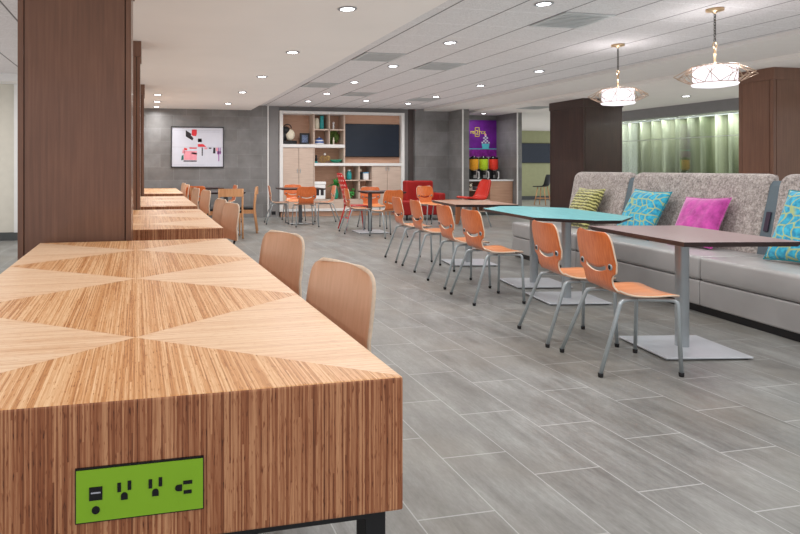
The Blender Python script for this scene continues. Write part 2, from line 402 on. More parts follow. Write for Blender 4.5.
# ------------------------------------------------------------------ columns
def column(x0, x1, y0, y1, zt, mats, label, strip=.035):
    o = thing('column', label, 'column', ((x0+x1)/2, y0, 0))
    cx = (x0+x1)/2; w = (x1-x0)/2; d = y1-y0
    m, j = mats
    MB().box(-w+.02, w-.02, .02, d-.02, 0, zt-.001).build('core', j, o)
    pan = MB().box(-w+strip+.006, w-strip-.006, 0, .02, 0, zt-.17).box(-w+strip+.006, w-strip-.006, d-.02, d, 0, zt-.17)
    pan.box(-w, -w+.02, strip+.006, d-strip-.006, 0, zt-.17).box(w-.02, w, strip+.006, d-strip-.006, 0, zt-.17)
    pan.build('veneer_panel', m, o)
    for sx in (-1, 1):
        for yy in (0, d-strip):
            a, b = sorted((sx*w, sx*(w-strip)))
            MB().box(a, b, yy, yy+strip, 0, zt-.17, bev=.002, segs=1).build('corner_post', m, o)
    MB().box(-w-.012, w+.012, -.012, d+.012, zt-.17, zt-.001).build('cap', m, o)
    return o
column(-.788, -.10, 4.02, 4.58, ZG, ('col_brown', 'joint'), 'big brown veneer column right behind the nearest bamboo table')
column(-.765, -.075, 6.86, 7.34, ZG, ('col_brown', 'joint'), 'brown column seen edge on, second along the bamboo tables')
column(-.74, -.05, 10.4, 10.98, ZG, ('col_brown', 'joint'), 'farthest brown column along the bamboo tables')
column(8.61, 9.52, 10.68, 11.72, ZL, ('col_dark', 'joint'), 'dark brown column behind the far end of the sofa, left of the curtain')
column(8.56, 9.6, 6.85, 7.36, ZL, ('col_brown', 'joint'), 'brown column behind the sofa at the right edge, right of the curtain', strip=.05)

# ------------------------------------------------------------------ bamboo community tables
def bamboo_table(y0, y1, label, xc, rot=0, outlet=False):
    w = .577; l = y1-y0
    o = thing('community_table', label, 'table', (xc, y0, 0), R(rot), 'bamboo community tables')
    b = MB(); bm = b.bm
    z0, z1 = .446, .74
    v = [bm.verts.new(p) for p in ((-w, 0, z0), (w, 0, z0), (w, l, z0), (-w, l, z0), (-w, 0, z1), (w, 0, z1), (w, l, z1), (-w, l, z1))]
    for q, mi in (((4, 5, 6, 7), 0), ((3, 2, 1, 0), 1), ((0, 1, 5, 4), 1), ((2, 3, 7, 6), 1), ((1, 2, 6, 5), 2), ((3, 0, 4, 7), 2)):
        bm.faces.new([v[i] for i in q]).material_index = mi
    es = [e for e in bm.edges]
    bmesh.ops.bevel(bm, geom=es, offset=.005, segments=2, affect='EDGES', profile=.5, material=-1)
    b.build('table_top', ['bam_top', 'bam_x', 'bam_y'], o)
    MB().box(-w+.03, w-.03, .03, .08, .42, .446).box(-w+.03, w-.03, l-.08, l-.03, .42, .446).box(-w+.03, -w+.075, .08, l-.08, .42, .446).box(w-.075, w-.03, .08, l-.08, .42, .446).build('under_frame', 'black', o)
    for sx in (-w+.03, w-.076):
        for yy in (.03, l-.09):
            lg = MB().box(sx, sx+.046, yy, yy+.06, .015, .42).build('leg', 'black', o)
            MB().lathe([(.028, 0), (.028, .012), (.01, .016)], 12, (sx+.025, yy+.03, 0)).build('foot', 'rubber', lg)
    if outlet:
        px0, px1, pz0, pz1 = -.135-xc, .111-xc, .509, .610
        pl = MB().box(px0-.002, px1+.002, -.004, .002, pz0-.003, pz1+.004).build('power_outlet', 'black_gloss', o)
        pl['label'] = 'lime green power outlet panel'
        MB().box(px0, px1, -.006, -.003, pz0, pz1).build('cover_plate', 'lime', pl)
        W_, H_ = px1-px0, pz1-pz0
        def at(u, v): return px0+u*W_, pz1-v*H_
        def slot(b, u, v, a, c):
            x, z = at(u, v); b.box(x-a/2, x+a/2, -.0075, -.0055, z-c/2, z+c/2)
        usb = MB(); slot(usb, .15, .46, .025, .026); usb.build('usb_port', 'black_gloss', pl)
        bar = MB(); x, z = at(.15, .44); bar.box(x-.009, x+.009, -.0085, -.007, z-.0012, z+.0012); bar.build('usb_port', 'print_grey', pl)
        rd = MB().lathe([(.0077, -.001), (.0077, .001)], 16, (0, 0, 0)).xform(Matrix.Translation((at(.15, .78)[0], -.0065, at(.15, .78)[1])) @ Matrix.Rotation(PI/2, 4, 'X')); rd.build('round_button', 'black_gloss', pl)
        for u in (.37, .615):
            s = MB(); slot(s, u-.04, .39, .007, .018); slot(s, u+.04, .37, .007, .018)
            x, z = at(u, .58); s.box(x-.0065, x+.0065, -.0075, -.0055, z-.006, z+.002); s.lathe([(.0065, -.001), (.0065, .001)], 12, (0, 0, 0)) if False else None
            s.prism([(x+.0065*math.cos(k*PI/8), z+.002+.0065*math.sin(k*PI/8)) for k in range(9)], -.0055, -.0075).bm
            for vv in s.bm.verts[-18:]:
                vv.co = Vector((vv.co.x, vv.co.z, vv.co.y))
            s.build('socket', 'black_gloss', pl)
        s = MB(); slot(s, .875, .44, .018, .007); slot(s, .875, .63, .016, .007)
        x, z = at(.805, .535); s.box(x-.002, x+.006, -.0075, -.0055, z-.0065, z+.0065)
        s.prism([(x-.0015+.0065*math.cos(PI/2+k*PI/8), z+.0065*math.sin(PI/2+k*PI/8)) for k in range(9)], -.0055, -.0075)
        for vv in s.bm.verts[-18:]: vv.co = Vector((vv.co.x, vv.co.z, vv.co.y))
        s.build('socket', 'black_gloss', pl)
    return o
bamboo_table(1.24, 3.945, 'nearest long bamboo veneer table with the green power outlet in its end', -.024, .9, True)
bamboo_table(4.64, 6.83, 'second bamboo table, just past the big brown column', -.0)
bamboo_table(7.38, 10.06, 'third bamboo table from the camera', .02)
bamboo_table(11.05, 14.0, 'farthest bamboo table, below the framed print', .07)

# ------------------------------------------------------------------ orange plywood chair (faces local +X)
def catmull(P, n):
    out = []
    for i in range(len(P)-1):
        p0 = P[max(i-1, 0)]; p1 = P[i]; p2 = P[i+1]; p3 = P[min(i+2, len(P)-1)]
        for k in range(n):
            t = k/n
            out.append(tuple(.5*((2*b)+(-a+c)*t+(2*a-5*b+4*c-d)*t*t+(-a+3*b-3*c+d)*t**3) for a, b, c, d in zip(p0, p1, p2, p3)))
    out.append(P[-1]); return out
def shell(prof, nu, slot=None, curve=.018, corner=True):
    """prof rows: (x, z, half width). slot: (z low, z high, half width, bend)."""
    bm = bmesh.new(); rows = []
    for (x, z, w) in prof:
        r = []
        for j in range(nu+1):
            u = -1+2*j/nu; y = u*w; zz = z; xx = x
            if z > .5: xx = x+curve*(u*u)*min(1, (z-.5)/.12)
            if z < .47 and x > -.15: zz = z+.010*(u*u)
            if slot:
                zc = (slot[0]+slot[1])/2
                inf = max(0, 1-abs(z-zc)/.09)
                q = min(1, abs(y)/slot[2]); zz = zz+slot[3]*q*q*inf
            r.append(bm.verts.new((xx, y, zz)))
        rows.append(r)
    for i in range(len(rows)-1):
        zm0, zm1 = prof[i][1], prof[i+1][1]
        for j in range(nu):
            a, b, c, d = rows[i][j], rows[i][j+1], rows[i+1][j+1], rows[i+1][j]
            if slot and zm0 >= slot[0]-1e-4 and zm1 <= slot[1]+1e-4 and max(abs(a.co.y), abs(b.co.y)) <= slot[2]+1e-3 and zm1 > zm0:
                continue
            f = bm.faces.new((a, b, c, d)); f.smooth = True
    return bm
def finish_shell(bm, name, mats, parent, th=.011):
    me = bpy.data.meshes.new(name); bm.to_mesh(me); bm.free()
    for m in mats: me.materials.append(M[m])
    o = bpy.data.objects.new(name, me); COL.objects.link(o); o.parent = parent
    s = o.modifiers.new('thick', 'SOLIDIFY'); s.thickness = th; s.offset = 0; s.material_offset_rim = 1; s.use_even_offset = False
    return o
def chair_base(o, hx=.235, hy=.235, seat_z=.44, r=.0115, mat='steel', back_x=-.06):
    for sy in (-1, 1):
        f = MB().tube([(.02, sy*.15, seat_z-.012), (.19, sy*.165, seat_z-.012), (hx-.005, sy*.20, seat_z-.012), (hx, sy*(hy-.01), .02)], r, 8, fillet=.06).build('leg', mat, o)
        MB().lathe([(.012, 0), (.014, .006), (.0145, .024)], 10, (hx, sy*(hy-.01), 0)).build('rubber_foot', 'rubber', f)
        b = MB().tube([(back_x+.08, sy*.15, seat_z-.012), (back_x, sy*.165, seat_z-.012), (back_x-.04, sy*.19, seat_z-.02), (-hx, sy*hy, .02)], r, 8, fillet=.05).build('leg', mat, o)
        MB().lathe([(.012, 0), (.014, .006), (.0145, .024)], 10, (-hx, sy*hy, 0)).build('rubber_foot', 'rubber', b)
def make_orange(label, loc, rot, group):
    o = thing('dining_chair', label, 'chair', loc, rot, group)
    seat = [(.262, .434, .155), (.255, .442, .178), (.235, .448, .192), (.19, .450, .202), (.12, .446, .206), (.05, .444, .204), (-.01, .446, .196), (-.055, .455, .18), (-.093, .475, .164)]
    back = [(-.093, .475, .164), (-.112, .497, .156), (-.124, .52, .154), (-.129, .535, .157), (-.132, .547, .168), (-.134, .556, .186), (-.1345, .560, .198), (-.138, .580, .206), (-.147, .64, .208), (-.160, .715, .206), (-.169, .77, .198), (-.174, .800, .182), (-.176, .813, .164), (-.1765, .818, .140)]
    bm = shell(catmull(seat, 3), 14)
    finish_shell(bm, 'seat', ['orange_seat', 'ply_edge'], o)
    # back with the smile shaped cut
    rows = catmull(back, 3)
    rows = [r for r in rows if not (.572 < r[1] < .602)]
    def lerp_row(z):
        for a, b in zip(rows, rows[1:]):
            if a[1] <= z <= b[1]:
                s = (z-a[1])/max(1e-6, b[1]-a[1]); return tuple(p+(q-p)*s for p, q in zip(a, b))
    r1, r2 = lerp_row(.574), lerp_row(.598)
    rows = sorted(rows+[r1, r2], key=lambda r: r[1])
    bm = shell(rows, 22, slot=(.5739, .5981, .125, .032))
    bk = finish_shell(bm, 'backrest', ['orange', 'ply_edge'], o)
    for sy in (-1, 1):
        rv = MB().lathe([(.0, -.012), (.019, -.012), (.019, .012), (0, .012)], 14).xform(Matrix.Translation((-.141+.011, sy*.158, .618)) @ Matrix.Rotation(PI/2, 4, 'Y'))
        rv.lathe([(.0, -.0135), (.013, -.0135), (.013, .0135), (0, .0135)], 12, (0, 0, 0), 1)
        vs = rv.bm.verts[:]
        new = vs[-26:]
        bmesh.ops.transform(rv.bm, matrix=Matrix.Translation((-.141+.011, sy*.158, .618)) @ Matrix.Rotation(PI/2, 4, 'Y'), verts=new)
        rv.build('rivet', ['steel', 'rubber'], bk)
    chair_base(o, back_x=-.055)
    return o
OC = 'orange chairs along the sofa tables'
oc = make_orange('orange plywood chair nearest the camera, at the mauve-brown table', (2.825, 3.20, 0), R(-12), OC)
for lab, x, y, r in (('second orange chair from the camera, behind the nearest one', 2.90, 3.775, -12),
                     ('third orange chair of the sofa row, left of the teal table, nearest of its four', 3.04, 5.03, -4),
                     ('fourth orange chair of the row by the sofa tables', 3.14, 5.73, -6),
                     ('fifth orange chair of the row, beside the walnut-brown table', 3.27, 6.69, -7),
                     ('farthest orange chair of the row by the sofa tables', 3.34, 7.40, -6)):
    dup(oc, lab, (x, y, 0), R(r), OC)
FC = 'orange chairs around the far square tables'
for lab, x, y, r in (('orange chair seen side on next to the white wall trim, left of the far table', 2.74, 12.86, -6),
                     ('orange chair behind the far table before the cabinets, facing the camera', 3.29, 13.5, -94),
                     ('orange chair with its back to the camera at the table before the cabinets', 3.19, 12.12, 88),
                     ('orange chair at the right of the far table, beside the green plant', 3.86, 12.75, 174),
                     ('orange chair in side view overlapping the red perforated chair', 3.77, 10.72, -6),
                     ('orange chair behind the middle table, below the small open cubes', 4.42, 11.5, -94),
                     ('light orange chair with its back turned, right of the middle table', 4.12, 9.95, 104),
                     ('orange chair standing in front of the red loveseat', 5.77, 11.75, -80),
                     ('orange chair left of the farthest small table, below the framed print', 1.02, 13.0, 85),
                     ('orange chair seen edge on below the right side of the framed print', 1.78, 13.45, 185)):
    dup(oc, lab, (x, y, 0), R(r), FC)

# ------------------------------------------------------------------ tan plywood chairs by the bamboo tables (face local -X -> built facing +X)
def make_tan(label, loc, rot, group):
    o = thing('plywood_chair', label, 'chair', loc, rot, group)
    seat = [(.235, .435, .16), (.225, .446, .18), (.18, .45, .195), (.05, .444, .20), (-.08, .446, .195), (-.17, .452, .185)]
    finish_shell(shell(catmull(seat, 3), 10), 'seat', ['tan', 'ply_edge'], o, .012)
    back = [(-.205, .50, .190), (-.212, .53, .197), (-.225, .62, .205), (-.242, .74, .205), (-.252, .80, .198), (-.257, .83, .182), (-.2595, .845, .160), (-.260, .852, .130)]
    finish_shell(shell(catmull(back, 3), 14, curve=.03), 'backrest', ['tan', 'ply_edge'], o, .014)
    chair_base(o, .225, .215, .438, .011, 'black')
    for sy in (-1, 1):
        MB().tube([(-.06, sy*.12, .426), (-.185, sy*.12, .43), (-.222, sy*.12, .52), (-.236, sy*.12, .64)], .011, 8, fillet=.05).build('back_support', 'black', o)
    return o
TG = 'tan plywood chairs at the bamboo tables'
def chair_at_back(bx, by, deg):   # place so that the back panel sits at bx, by
    r = R(deg); return (bx+.245*math.cos(r), by+.245*math.sin(r), 0), r
p, r = chair_at_back(.71, 2.11, 196)
tc = make_tan('nearest tan plywood chair, right side of the green-outlet table', p, r, TG)
for lab, bx, by, dg in (('second tan plywood chair, far right corner of the nearest table', .73, 3.17, 200),
                        ('tan plywood chair at the near half of the second bamboo table', .83, 5.95, 196),
                        ('tan plywood chair at the far half of the second bamboo table', .82, 6.72, 192),
                        ('pale tan chair at the far end of the third bamboo table, nearer one', .92, 9.5, 196),
                        ('tan chair just past the third bamboo table, paired with a pale one', .84, 10.45, 192),
                        ('tan chair at the near half of the farthest bamboo table', .84, 12.9, 192),
                        ('last tan chair at the far end of the farthest bamboo table', .84, 14.1, 188)):
    p, r = chair_at_back(bx, by, dg); dup(tc, lab, p, r, TG)

# ------------------------------------------------------------------ wooden chairs with black seats
def make_wood(label, loc, rot, group):
    o = thing('wooden_chair', label, 'chair', loc, rot, group)
    MB().box(-.19, .21, -.20, .20, .43, .475, bev=.015).build('seat', 'black', o)
    MB().box(-.20, .20, -.205, -.185, .36, .43).box(-.20, .20, .185, .205, .36, .43).box(.19, .21, -.2, .2, .36, .43).box(-.205, -.185, -.2, .2, .36, .43).build('seat_rail', 'lightwood', o)
    for sy in (-1, 1):
        MB().tube([(.19, sy*.195, .43), (.20, sy*.20, 0)], .019, 8, r_end=.014).build('leg', 'lightwood', o)
        MB().tube([(-.26, sy*.20, 0), (-.20, sy*.20, .44), (-.24, sy*.20, .84)], .017, 8, fillet=.1).build('leg', 'lightwood', o)
    b = MB(); n = 12
    for zz in (.70, .84):
        pass
    pts = [(-.235-.03*math.cos(PI*(k/n-.5)), .215*(2*k/n-1)) for k in range(n+1)]
    ring = []
    for x, y in pts:
        ring.append([b.bm.verts.new((x+dx, y, z)) for dx, z in ((.012, .71), (.012, .845), (-.012, .85), (-.012, .715))])
    for a, c in zip(ring, ring[1:]):
        for k in range(4): b.bm.faces.new((a[k], a[(k+1) % 4], c[(k+1) % 4], c[k]))
    b.bm.faces.new(ring[0]); b.bm.faces.new(ring[-1][::-1])
    b.build('top_rail', 'lightwood', o, smooth=False)
    return o
WG = 'light wood chairs with black seats'
wc = make_wood('light wooden chair with curved top rail, back to the camera', (1.40, 10.45, 0), R(88), WG)
dup(wc, 'light wooden chair with black seat, side on, beside the white wall trim', (1.77, 11.25, 0), R(168), WG)
dup(wc, 'pale wooden chair partly hidden behind the tan chairs of the third table', (1.05, 10.95, 0), R(10), WG)

# ------------------------------------------------------------------ square and long tables on plate bases
def pedestal_table(label, loc, rot, poly, top_mat, plates, zt=.767, name='pedestal_table', th=.03, ped_r=.037, ped_mat='pedestal', pl_half=(.28, .25), group=None, edge='dark_edge', base_mat='plate'):
    o = thing(name, label, 'table', loc, rot, group)
    MB().prism(poly, zt-th, zt, 0, 1, inset=.03).build('table_top', [edge, top_mat], o)
    for (px, py) in plates:
        a, b = pl_half
        pb = MB().box(px-a, px+a, py-b, py+b, .008, .02, bev=.003, segs=1).build('base_plate', base_mat, o)
        g = MB()
        for sx in (-1, 1):
            for sy in (-1, 1): g.lathe([(.014, 0), (.014, .0085)], 8, (px+sx*(a-.03), py+sy*(b-.03), 0))
        g.build('glide', 'rubber', pb)
        pd = MB().prism([(px+ped_r*1.0*math.copysign(abs(math.cos(k*PI/12))**.7, math.cos(k*PI/12)), py+ped_r*1.0*math.copysign(abs(math.sin(k*PI/12))**.7, math.sin(k*PI/12))) for k in range(24)], .02, zt-th-.006)
        pd.build('pedestal', ped_mat, o)
        MB().box(px-.14, px+.14, py-.14, py+.14, zt-th-.008, zt-th+.001).build('top_mount', 'black', o)
    return o
def rrect(a, b): return [(-a, -b), (a, -b), (a, b), (-a, b)]
pedestal_table('mauve-brown rectangular table nearest the camera, before the sofa', (3.50, 3.40, 0), R(-10), rrect(.36, .51), 'brown_top', [(-.02, -.02)])
hexp = [(-.10, -.95), (.12, -.95), (.47, -.55), (.47, .62), (.12, .95), (-.12, .95), (-.47, .55), (-.47, -.62)]
pedestal_table('teal topped long table with tapered ends, in front of the sofa', (3.88, 5.26, 0), R(-10), hexp, 'teal_top', [(-.06, -.40), (-.02, .33)])
pedestal_table('walnut-brown topped table beyond the teal one, on a grey plate', (4.02, 6.98, 0), R(-10), rrect(.38, .50), 'wood_top', [(-.06, -.02)])
pedestal_table('far square table with four orange chairs, in front of the tall cabinet doors', (3.26, 12.8, 0), R(-2), rrect(.48, .40), 'dark_edge', [(0, 0)], .765, pl_half=(.28, .28), base_mat='pedestal', ped_mat='ped_dark')
pedestal_table('middle square table between the red perforated chair and the loveseat', (4.30, 10.72, 0), R(-4), rrect(.36, .38), 'dark_edge', [(-.22, 0)], .765, pl_half=(.28, .28), ped_mat='ped_dark')
pedestal_table('small dark table between the light wooden chairs', (1.42, 11.1, 0), R(0), rrect(.32, .32), 'dark_edge', [(0, 0)], .765, pl_half=(.25, .25), ped_mat='ped_dark')
pedestal_table('farthest small dark table, under the framed print', (1.35, 13.5, 0), R(0), rrect(.30, .30), 'dark_edge', [(0, 0)], .765, pl_half=(.25, .25), ped_mat='ped_dark')

# ------------------------------------------------------------------ sofa
SOFA_P = Vector((4.424, 3.80, 0)); SA = R(-7)
sofa = thing('banquette_sofa', 'long grey high-back banquette sofa with tweed back and vinyl seat', 'sofa', SOFA_P, SA)
MB().box(.03, .72, -1.55, 3.62, 0, .07).build('plinth', 'black', sofa)
us = [-1.6, .39, 2.15, 3.66]
for a, b in zip(us, us[1:]):
    MB().box(0, .78, a+.002, b-.002, .062, .268, bev=.012, segs=2).build('seat_base', 'vinyl', sofa, smooth=False)
    MB().box(-.005, .76, a+.002, b-.002, .270, .466, bev=.032, segs=4).build('seat_cushion', 'vinyl', sofa, smooth=True)
def back_seg(u0, u1):
    prof = [(.60, .44), (.615, .55), (.66, .75), (.705, .95), (.735, 1.08), (.755, 1.125), (.785, 1.147), (.82, 1.147), (.85, 1.125), (.86, 1.08), (.86, .44)]
    P = catmull(prof, 4); b = MB(); N = 16; rings = []
    for i in range(N+1):
        s = i/N; u = u0+(u1-u0)*s
        e = min(u-u0, u1-u); rd = .07
        k = 0 if e >= rd else 1-math.sqrt(max(0, 1-((rd-e)/rd)**2))
        rings.append([b.bm.verts.new((.73+(x-.73)*(1-.30*k), u, .44+(z-.44)*(1-.05*k))) for x, z in P])
    # denser ends
    n = len(P)
    for a, c in zip(rings, rings[1:]):
        for k in range(n): b.bm.faces.new((a[k], a[(k+1) % n], c[(k+1) % n], c[k]))
    b.bm.faces.new(rings[0]); b.bm.faces.new(rings[-1][::-1])
    o = b.build('back_panel', 'tweed', sofa, smooth=True)
    m = o.modifiers.new('es', 'EDGE_SPLIT'); m.split_angle = R(50)
def back_seg2(u0, u1):
    ts = [0, .008, .02, .04, .07]; L_ = u1-u0
    us_ = [u0+t_ for t_ in ts]+[u0+.07+(L_-.14)*k/8 for k in range(1, 8)]+[u1-t_ for t_ in ts[::-1]]
    prof = [(.60, .44), (.615, .55), (.66, .75), (.705, .95), (.735, 1.08), (.755, 1.125), (.785, 1.147), (.82, 1.147), (.85, 1.125), (.86, 1.08), (.86, .44)]
    P = catmull(prof, 4); b = MB(); rings = []
    for u in us_:
        e = min(u-u0, u1-u); rd = .07; k = 1-math.sqrt(max(0, 1-((rd-min(e, rd))/rd)**2))
        rings.append([b.bm.verts.new((.73+(x-.73)*(1-.35*k), u, .44+(z-.44)*(1-.07*k))) for x, z in P])
    n = len(P)
    for a, c in zip(rings, rings[1:]):
        for k in range(n): b.bm.faces.new((a[k], a[(k+1) % n], c[(k+1) % n], c[k]))
    b.bm.faces.new(rings[0]); b.bm.faces.new(rings[-1][::-1])
    o = b.build('back_panel', 'tweed', sofa, smooth=True)
    o.modifiers.new('es', 'EDGE_SPLIT').split_angle = R(60)
for a, b in ((-1.55, .405), (.505, 2.225), (2.315, 3.40)): back_seg2(a, b)
for u in (.455, 2.27):
    b = MB(); prof = [(.625, .44), (.65, .6), (.70, .85), (.745, 1.05), (.775, 1.09), (.845, 1.09), (.845, .44)]
    rings = [[b.bm.verts.new((x, u+d, z)) for x, z in prof] for d in (-.09, .09)]
    n = len(prof)
    for k in range(n): b.bm.faces.new((rings[0][k], rings[0][(k+1) % n], rings[1][(k+1) % n], rings[1][k]))
    b.bm.faces.new(rings[0]); b.bm.faces.new(rings[1][::-1])
    po = b.build('gap_post', 'post_blue', sofa)
    if u < 1:
        s = MB().box(-.006, .004, -.022, .022, -.085, .085, bev=.003, segs=1).build('socket_panel', 'purple_dark', po)
        s.location = (.672, u, .745); s.rotation_euler = (0, R(12), 0)

def S(d, u, z=0): return (SOFA_P.x+d*math.cos(SA)-u*math.sin(SA), SOFA_P.y+d*math.sin(SA)+u*math.cos(SA), z)
def pillow(label, d, u, size, mat, pipe, roll=0, lean=20, yaw=0, thick=.075):
    o = thing('throw_pillow', label, 'pillow', S(d, u, .466+.0), SA+R(yaw))
    n = 22; b = MB(); h = size/2; g = {}
    for side in (1, -1):
        for i in range(n+1):
            for j in range(n+1):
                uu = -1+2*i/n; vv = -1+2*j/n
                edge = i in (0, n) or j in (0, n)
                if edge and side == -1: g[side, i, j] = g[1, i, j]; continue
                y = uu*h*(1-.07*(1-vv*vv)*abs(uu)); z = vv*h*(1-.07*(1-uu*uu)*abs(vv))
                tt = thick*((1-uu**4)*(1-vv**4))**.6
                tt += .004*math.sin(9*uu+4*vv)*(1-uu*uu)*(1-vv*vv)
                g[side, i, j] = b.bm.verts.new((-side*tt, y, z))
    for side in (1, -1):
        for i in range(n):
            for j in range(n):
                q = (g[side, i, j], g[side, i+1, j], g[side, i+1, j+1], g[side, i, j+1])
                b.bm.faces.new(q if side == 1 else q[::-1])
    c = b.build('cover', mat, o, smooth=True)
    mat4 = Matrix.Translation((0, 0, 1.13*h*math.cos(R(lean))+.01)) @ Matrix.Rotation(R(lean), 4, 'Y') @ Matrix.Rotation(R(roll), 4, 'X') @ Matrix.Diagonal((1, 1, 1.13, 1))
    c.matrix_local = mat4
    ring = [Vector((0, sgn_u*h*(1-.0), sgn_v*h)) for sgn_u, sgn_v in ((-1, -1), (1, -1), (1, 1), (-1, 1))]
    pts = []
    for k in range(4):
        a, c2 = ring[k], ring[(k+1) % 4]
        for s in range(8):
            q = a.lerp(c2, s/8); uu = q.y/h; vv = q.z/h
            pts.append((0, uu*h*(1-.07*(1-vv*vv)*abs(uu)), vv*h*(1-.07*(1-uu*uu)*abs(vv))))
    pp = MB().tube(pts, .005, 6, closed=True).build('piping', pipe, o); pp.matrix_local = mat4
    return o
pillow('olive green ruched pillow at the far end of the sofa', .48, 2.78, .47, 'olive', 'olive', 0, 27, 4)
pillow('teal patterned pillow between the olive and magenta ones', .45, 1.70, .49, 'teal_pillow', 'teal_pipe', 2, 28, 6)
pillow('magenta velvet pillow in the middle of the sofa', .48, .97, .45, 'magenta', 'magenta', -2, 28, 8)
pillow('teal patterned pillow at the right edge of the photo', .50, -.09, .53, 'teal_pillow', 'teal_pipe', 0, 24, 4)

# ------------------------------------------------------------------ pendants
def pendant(label, x, y):
    o = thing('pendant_lamp', label, 'lamp', (x, y, ZT), 0, 'caged drum pendants over the sofa')
    MB().lathe([(.075, 0), (.075, -.022), (.02, -.03), (.012, -.045), (0, -.046)], 18).build('canopy', 'brass', o)
    ch = MB(); z = -.05; k = 0
    while z > -.31:
        pts = [(.010*math.cos(a)*(k % 2 == 0), .010*math.cos(a)*(k % 2), z-.016+.017*math.sin(a)) for a in [2*PI*q/8 for q in range(8)]]
        ch.tube(pts, .0035, 5, closed=True); z -= .026; k += 1
    ch.build('chain', 'chain', o)
    MB().tube([(.022*math.cos(a), 0, -.345+.026*math.sin(a)) for a in [2*PI*q/14 for q in range(14)]], .006, 6, closed=True).build('loop', 'brass', o)
    MB().tube([(0, 0, -.37), (0, 0, -.565)], .010, 8).build('stem', 'brass', o)
    zt, zb, r = -.555, -.715, .178
    MB().lathe([(r, zb), (r, zt), (r-.006, zt), (r-.006, zb+.004)], 36).build('drum_shade', 'shade', o)
    MB().lathe([(0, zb-.03), (.10, zb-.03), (r, zb-.018), (r+.012, zb-.004), (r+.005, zb+.002), (0, zb+.0)], 36).build('diffuser', 'shade', o)
    cage = MB(); n = 10; zm = (zt+zb)/2; ro, rr = .335, .19
    A = lambda k, off=0: 2*PI*(k+off)/n+PI/n*0
    for zz in (zt+.006, zb+.004):
        cage.tube([(rr*math.cos(2*PI*q/30), rr*math.sin(2*PI*q/30), zz) for q in range(30)], .0042, 5, closed=True)
    for k in range(n):
        ap = (ro*math.cos(A(k)), ro*math.sin(A(k)), zm)
        ip = (.272*math.cos(A(k)), .272*math.sin(A(k)), zm)
        for off in (-.5, .5):
            q = (rr*math.cos(A(k, off)), rr*math.sin(A(k, off)))
            for zz in (zt+.006, zb+.004):
                cage.tube([ap, (q[0], q[1], zz)], .0036, 5)
        for zz in (zt+.006, zb+.004):
            cage.tube([ip, (rr*math.cos(A(k)), rr*math.sin(A(k)), zz)], .003, 5)
    cage.build('wire_cage', 'wire', o)
    return o
pd = pendant('nearer white drum pendant in a brass wire cage, upper right', 5.295, 4.79)
dup(pd, 'farther white drum pendant in a brass wire cage, left of the other', (5.66, 6.42, ZT), R(8))

# ------------------------------------------------------------------ downlights and vents
def make_downlight(label, x, y, z):
    o = thing('downlight', label, 'ceiling light', (x, y, z), 0, 'recessed downlights')
    MB().lathe([(.062, -.001), (.084, -.001), (.086, -.006), (.062, -.010), (.060, -.004)], 24).build('trim_ring', 'trim_ring', o)
    MB().lathe([(0, -.0065), (.061, -.0065), (.061, -.001), (0, -.001)], 24).build('lens', 'lens', o)
    return o
LS = []
def light_area(x, y, z, e, size=.13, col=(1, .985, .97)):
    l = bpy.data.lights.new('downlight_and_fill_lamp', 'AREA'); l.shape = 'DISK'; l.size = size; l.energy = e; l.color = col; l.spread = R(165)
    o = bpy.data.objects.new('downlight_and_fill_lamp', l); COL.objects.link(o); o.location = (x, y, z-.014); LS.append(o)
dl = None
rows = [('smooth ceiling', ZG, [(1.72, yy) for yy in (5.08, 7.12, 9.12, 11.06, 13.09)], 'of the right-hand row in the smooth ceiling'),
        ('smooth ceiling left', ZG, [(.20, 11.77), (.21, 13.0), (.21, 14.07)], 'of the short row beside the brown columns'),
        ('tile', ZT, [(3.58, yy) for yy in (4.96, 6.73, 8.46, 10.18, 11.87, 13.3)], 'of the tiled-ceiling row left of centre'),
        ('tile right', ZT, [(6.0, yy) for yy in (8.43, 10.13, 11.89, 13.3)], 'of the tiled-ceiling row nearest the columns'),
        ('tile mid', ZT, [(4.82, 12.91)], 'alone in the tiles before the television'),
        ('lower', ZL, [(10.33, 9.96)], 'in the lower ceiling before the curtain'),
        ('nook', ZL, [(8.50, 14.2)], 'over the cereal dispensers')]
for nm, z, pts, txt in rows:
    for k, (x, y) in enumerate(pts):
        lab = f'small round lit downlight, {ORD[k]} from the front {txt}' if len(pts) > 1 else f'small round lit downlight {txt}'
        if dl is None: dl = make_downlight(lab, x, y, z)
        else: dup(dl, lab, (x, y, z), None, 'recessed downlights')
        light_area(x, y, z, 15 if nm != 'nook' else 8)
for x, y, z in ((1.72, 3.0, ZG), (1.72, .9, ZG), (3.58, 3.2, ZT), (3.58, 1.4, ZT), (6.0, 3.3, ZT), (6.0, 5.0, ZT), (6.0, 1.5, ZT), (-2.5, 6, ZT), (-2.5, 9, ZT), (-2.5, 2, ZT), (11.5, 18, ZL), (13.3, 18.5, ZL)):  # unseen fill lamps added without fixtures: near rows, left side, corridor
    light_area(x, y, z, 15 if x > 0 else 32)
def make_vent(label, x, y, z):
    o = thing('ceiling_vent', label, 'vent', (x, y, z), 0, 'square ceiling vents')
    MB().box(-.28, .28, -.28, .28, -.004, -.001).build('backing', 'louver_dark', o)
    f = MB()
    for s in (-1, 1):
        a, b = sorted((s*.24, s*.285)); f.box(a, b, -.285, .285, -.012, -.001); f.box(-.24, .24, a, b, -.012, -.001)
    f.build('frame', 'louver', o)
    s = MB()
    for k in range(9):
        y0 = -.22+k*.052; s.box(-.24, .24, y0, y0+.030, -.011, -.006)
    s.build('slats', 'louver', o)
    return o
vt = make_vent('ceiling vent nearest the camera, upper right of centre', 4.26, 5.46, ZT)
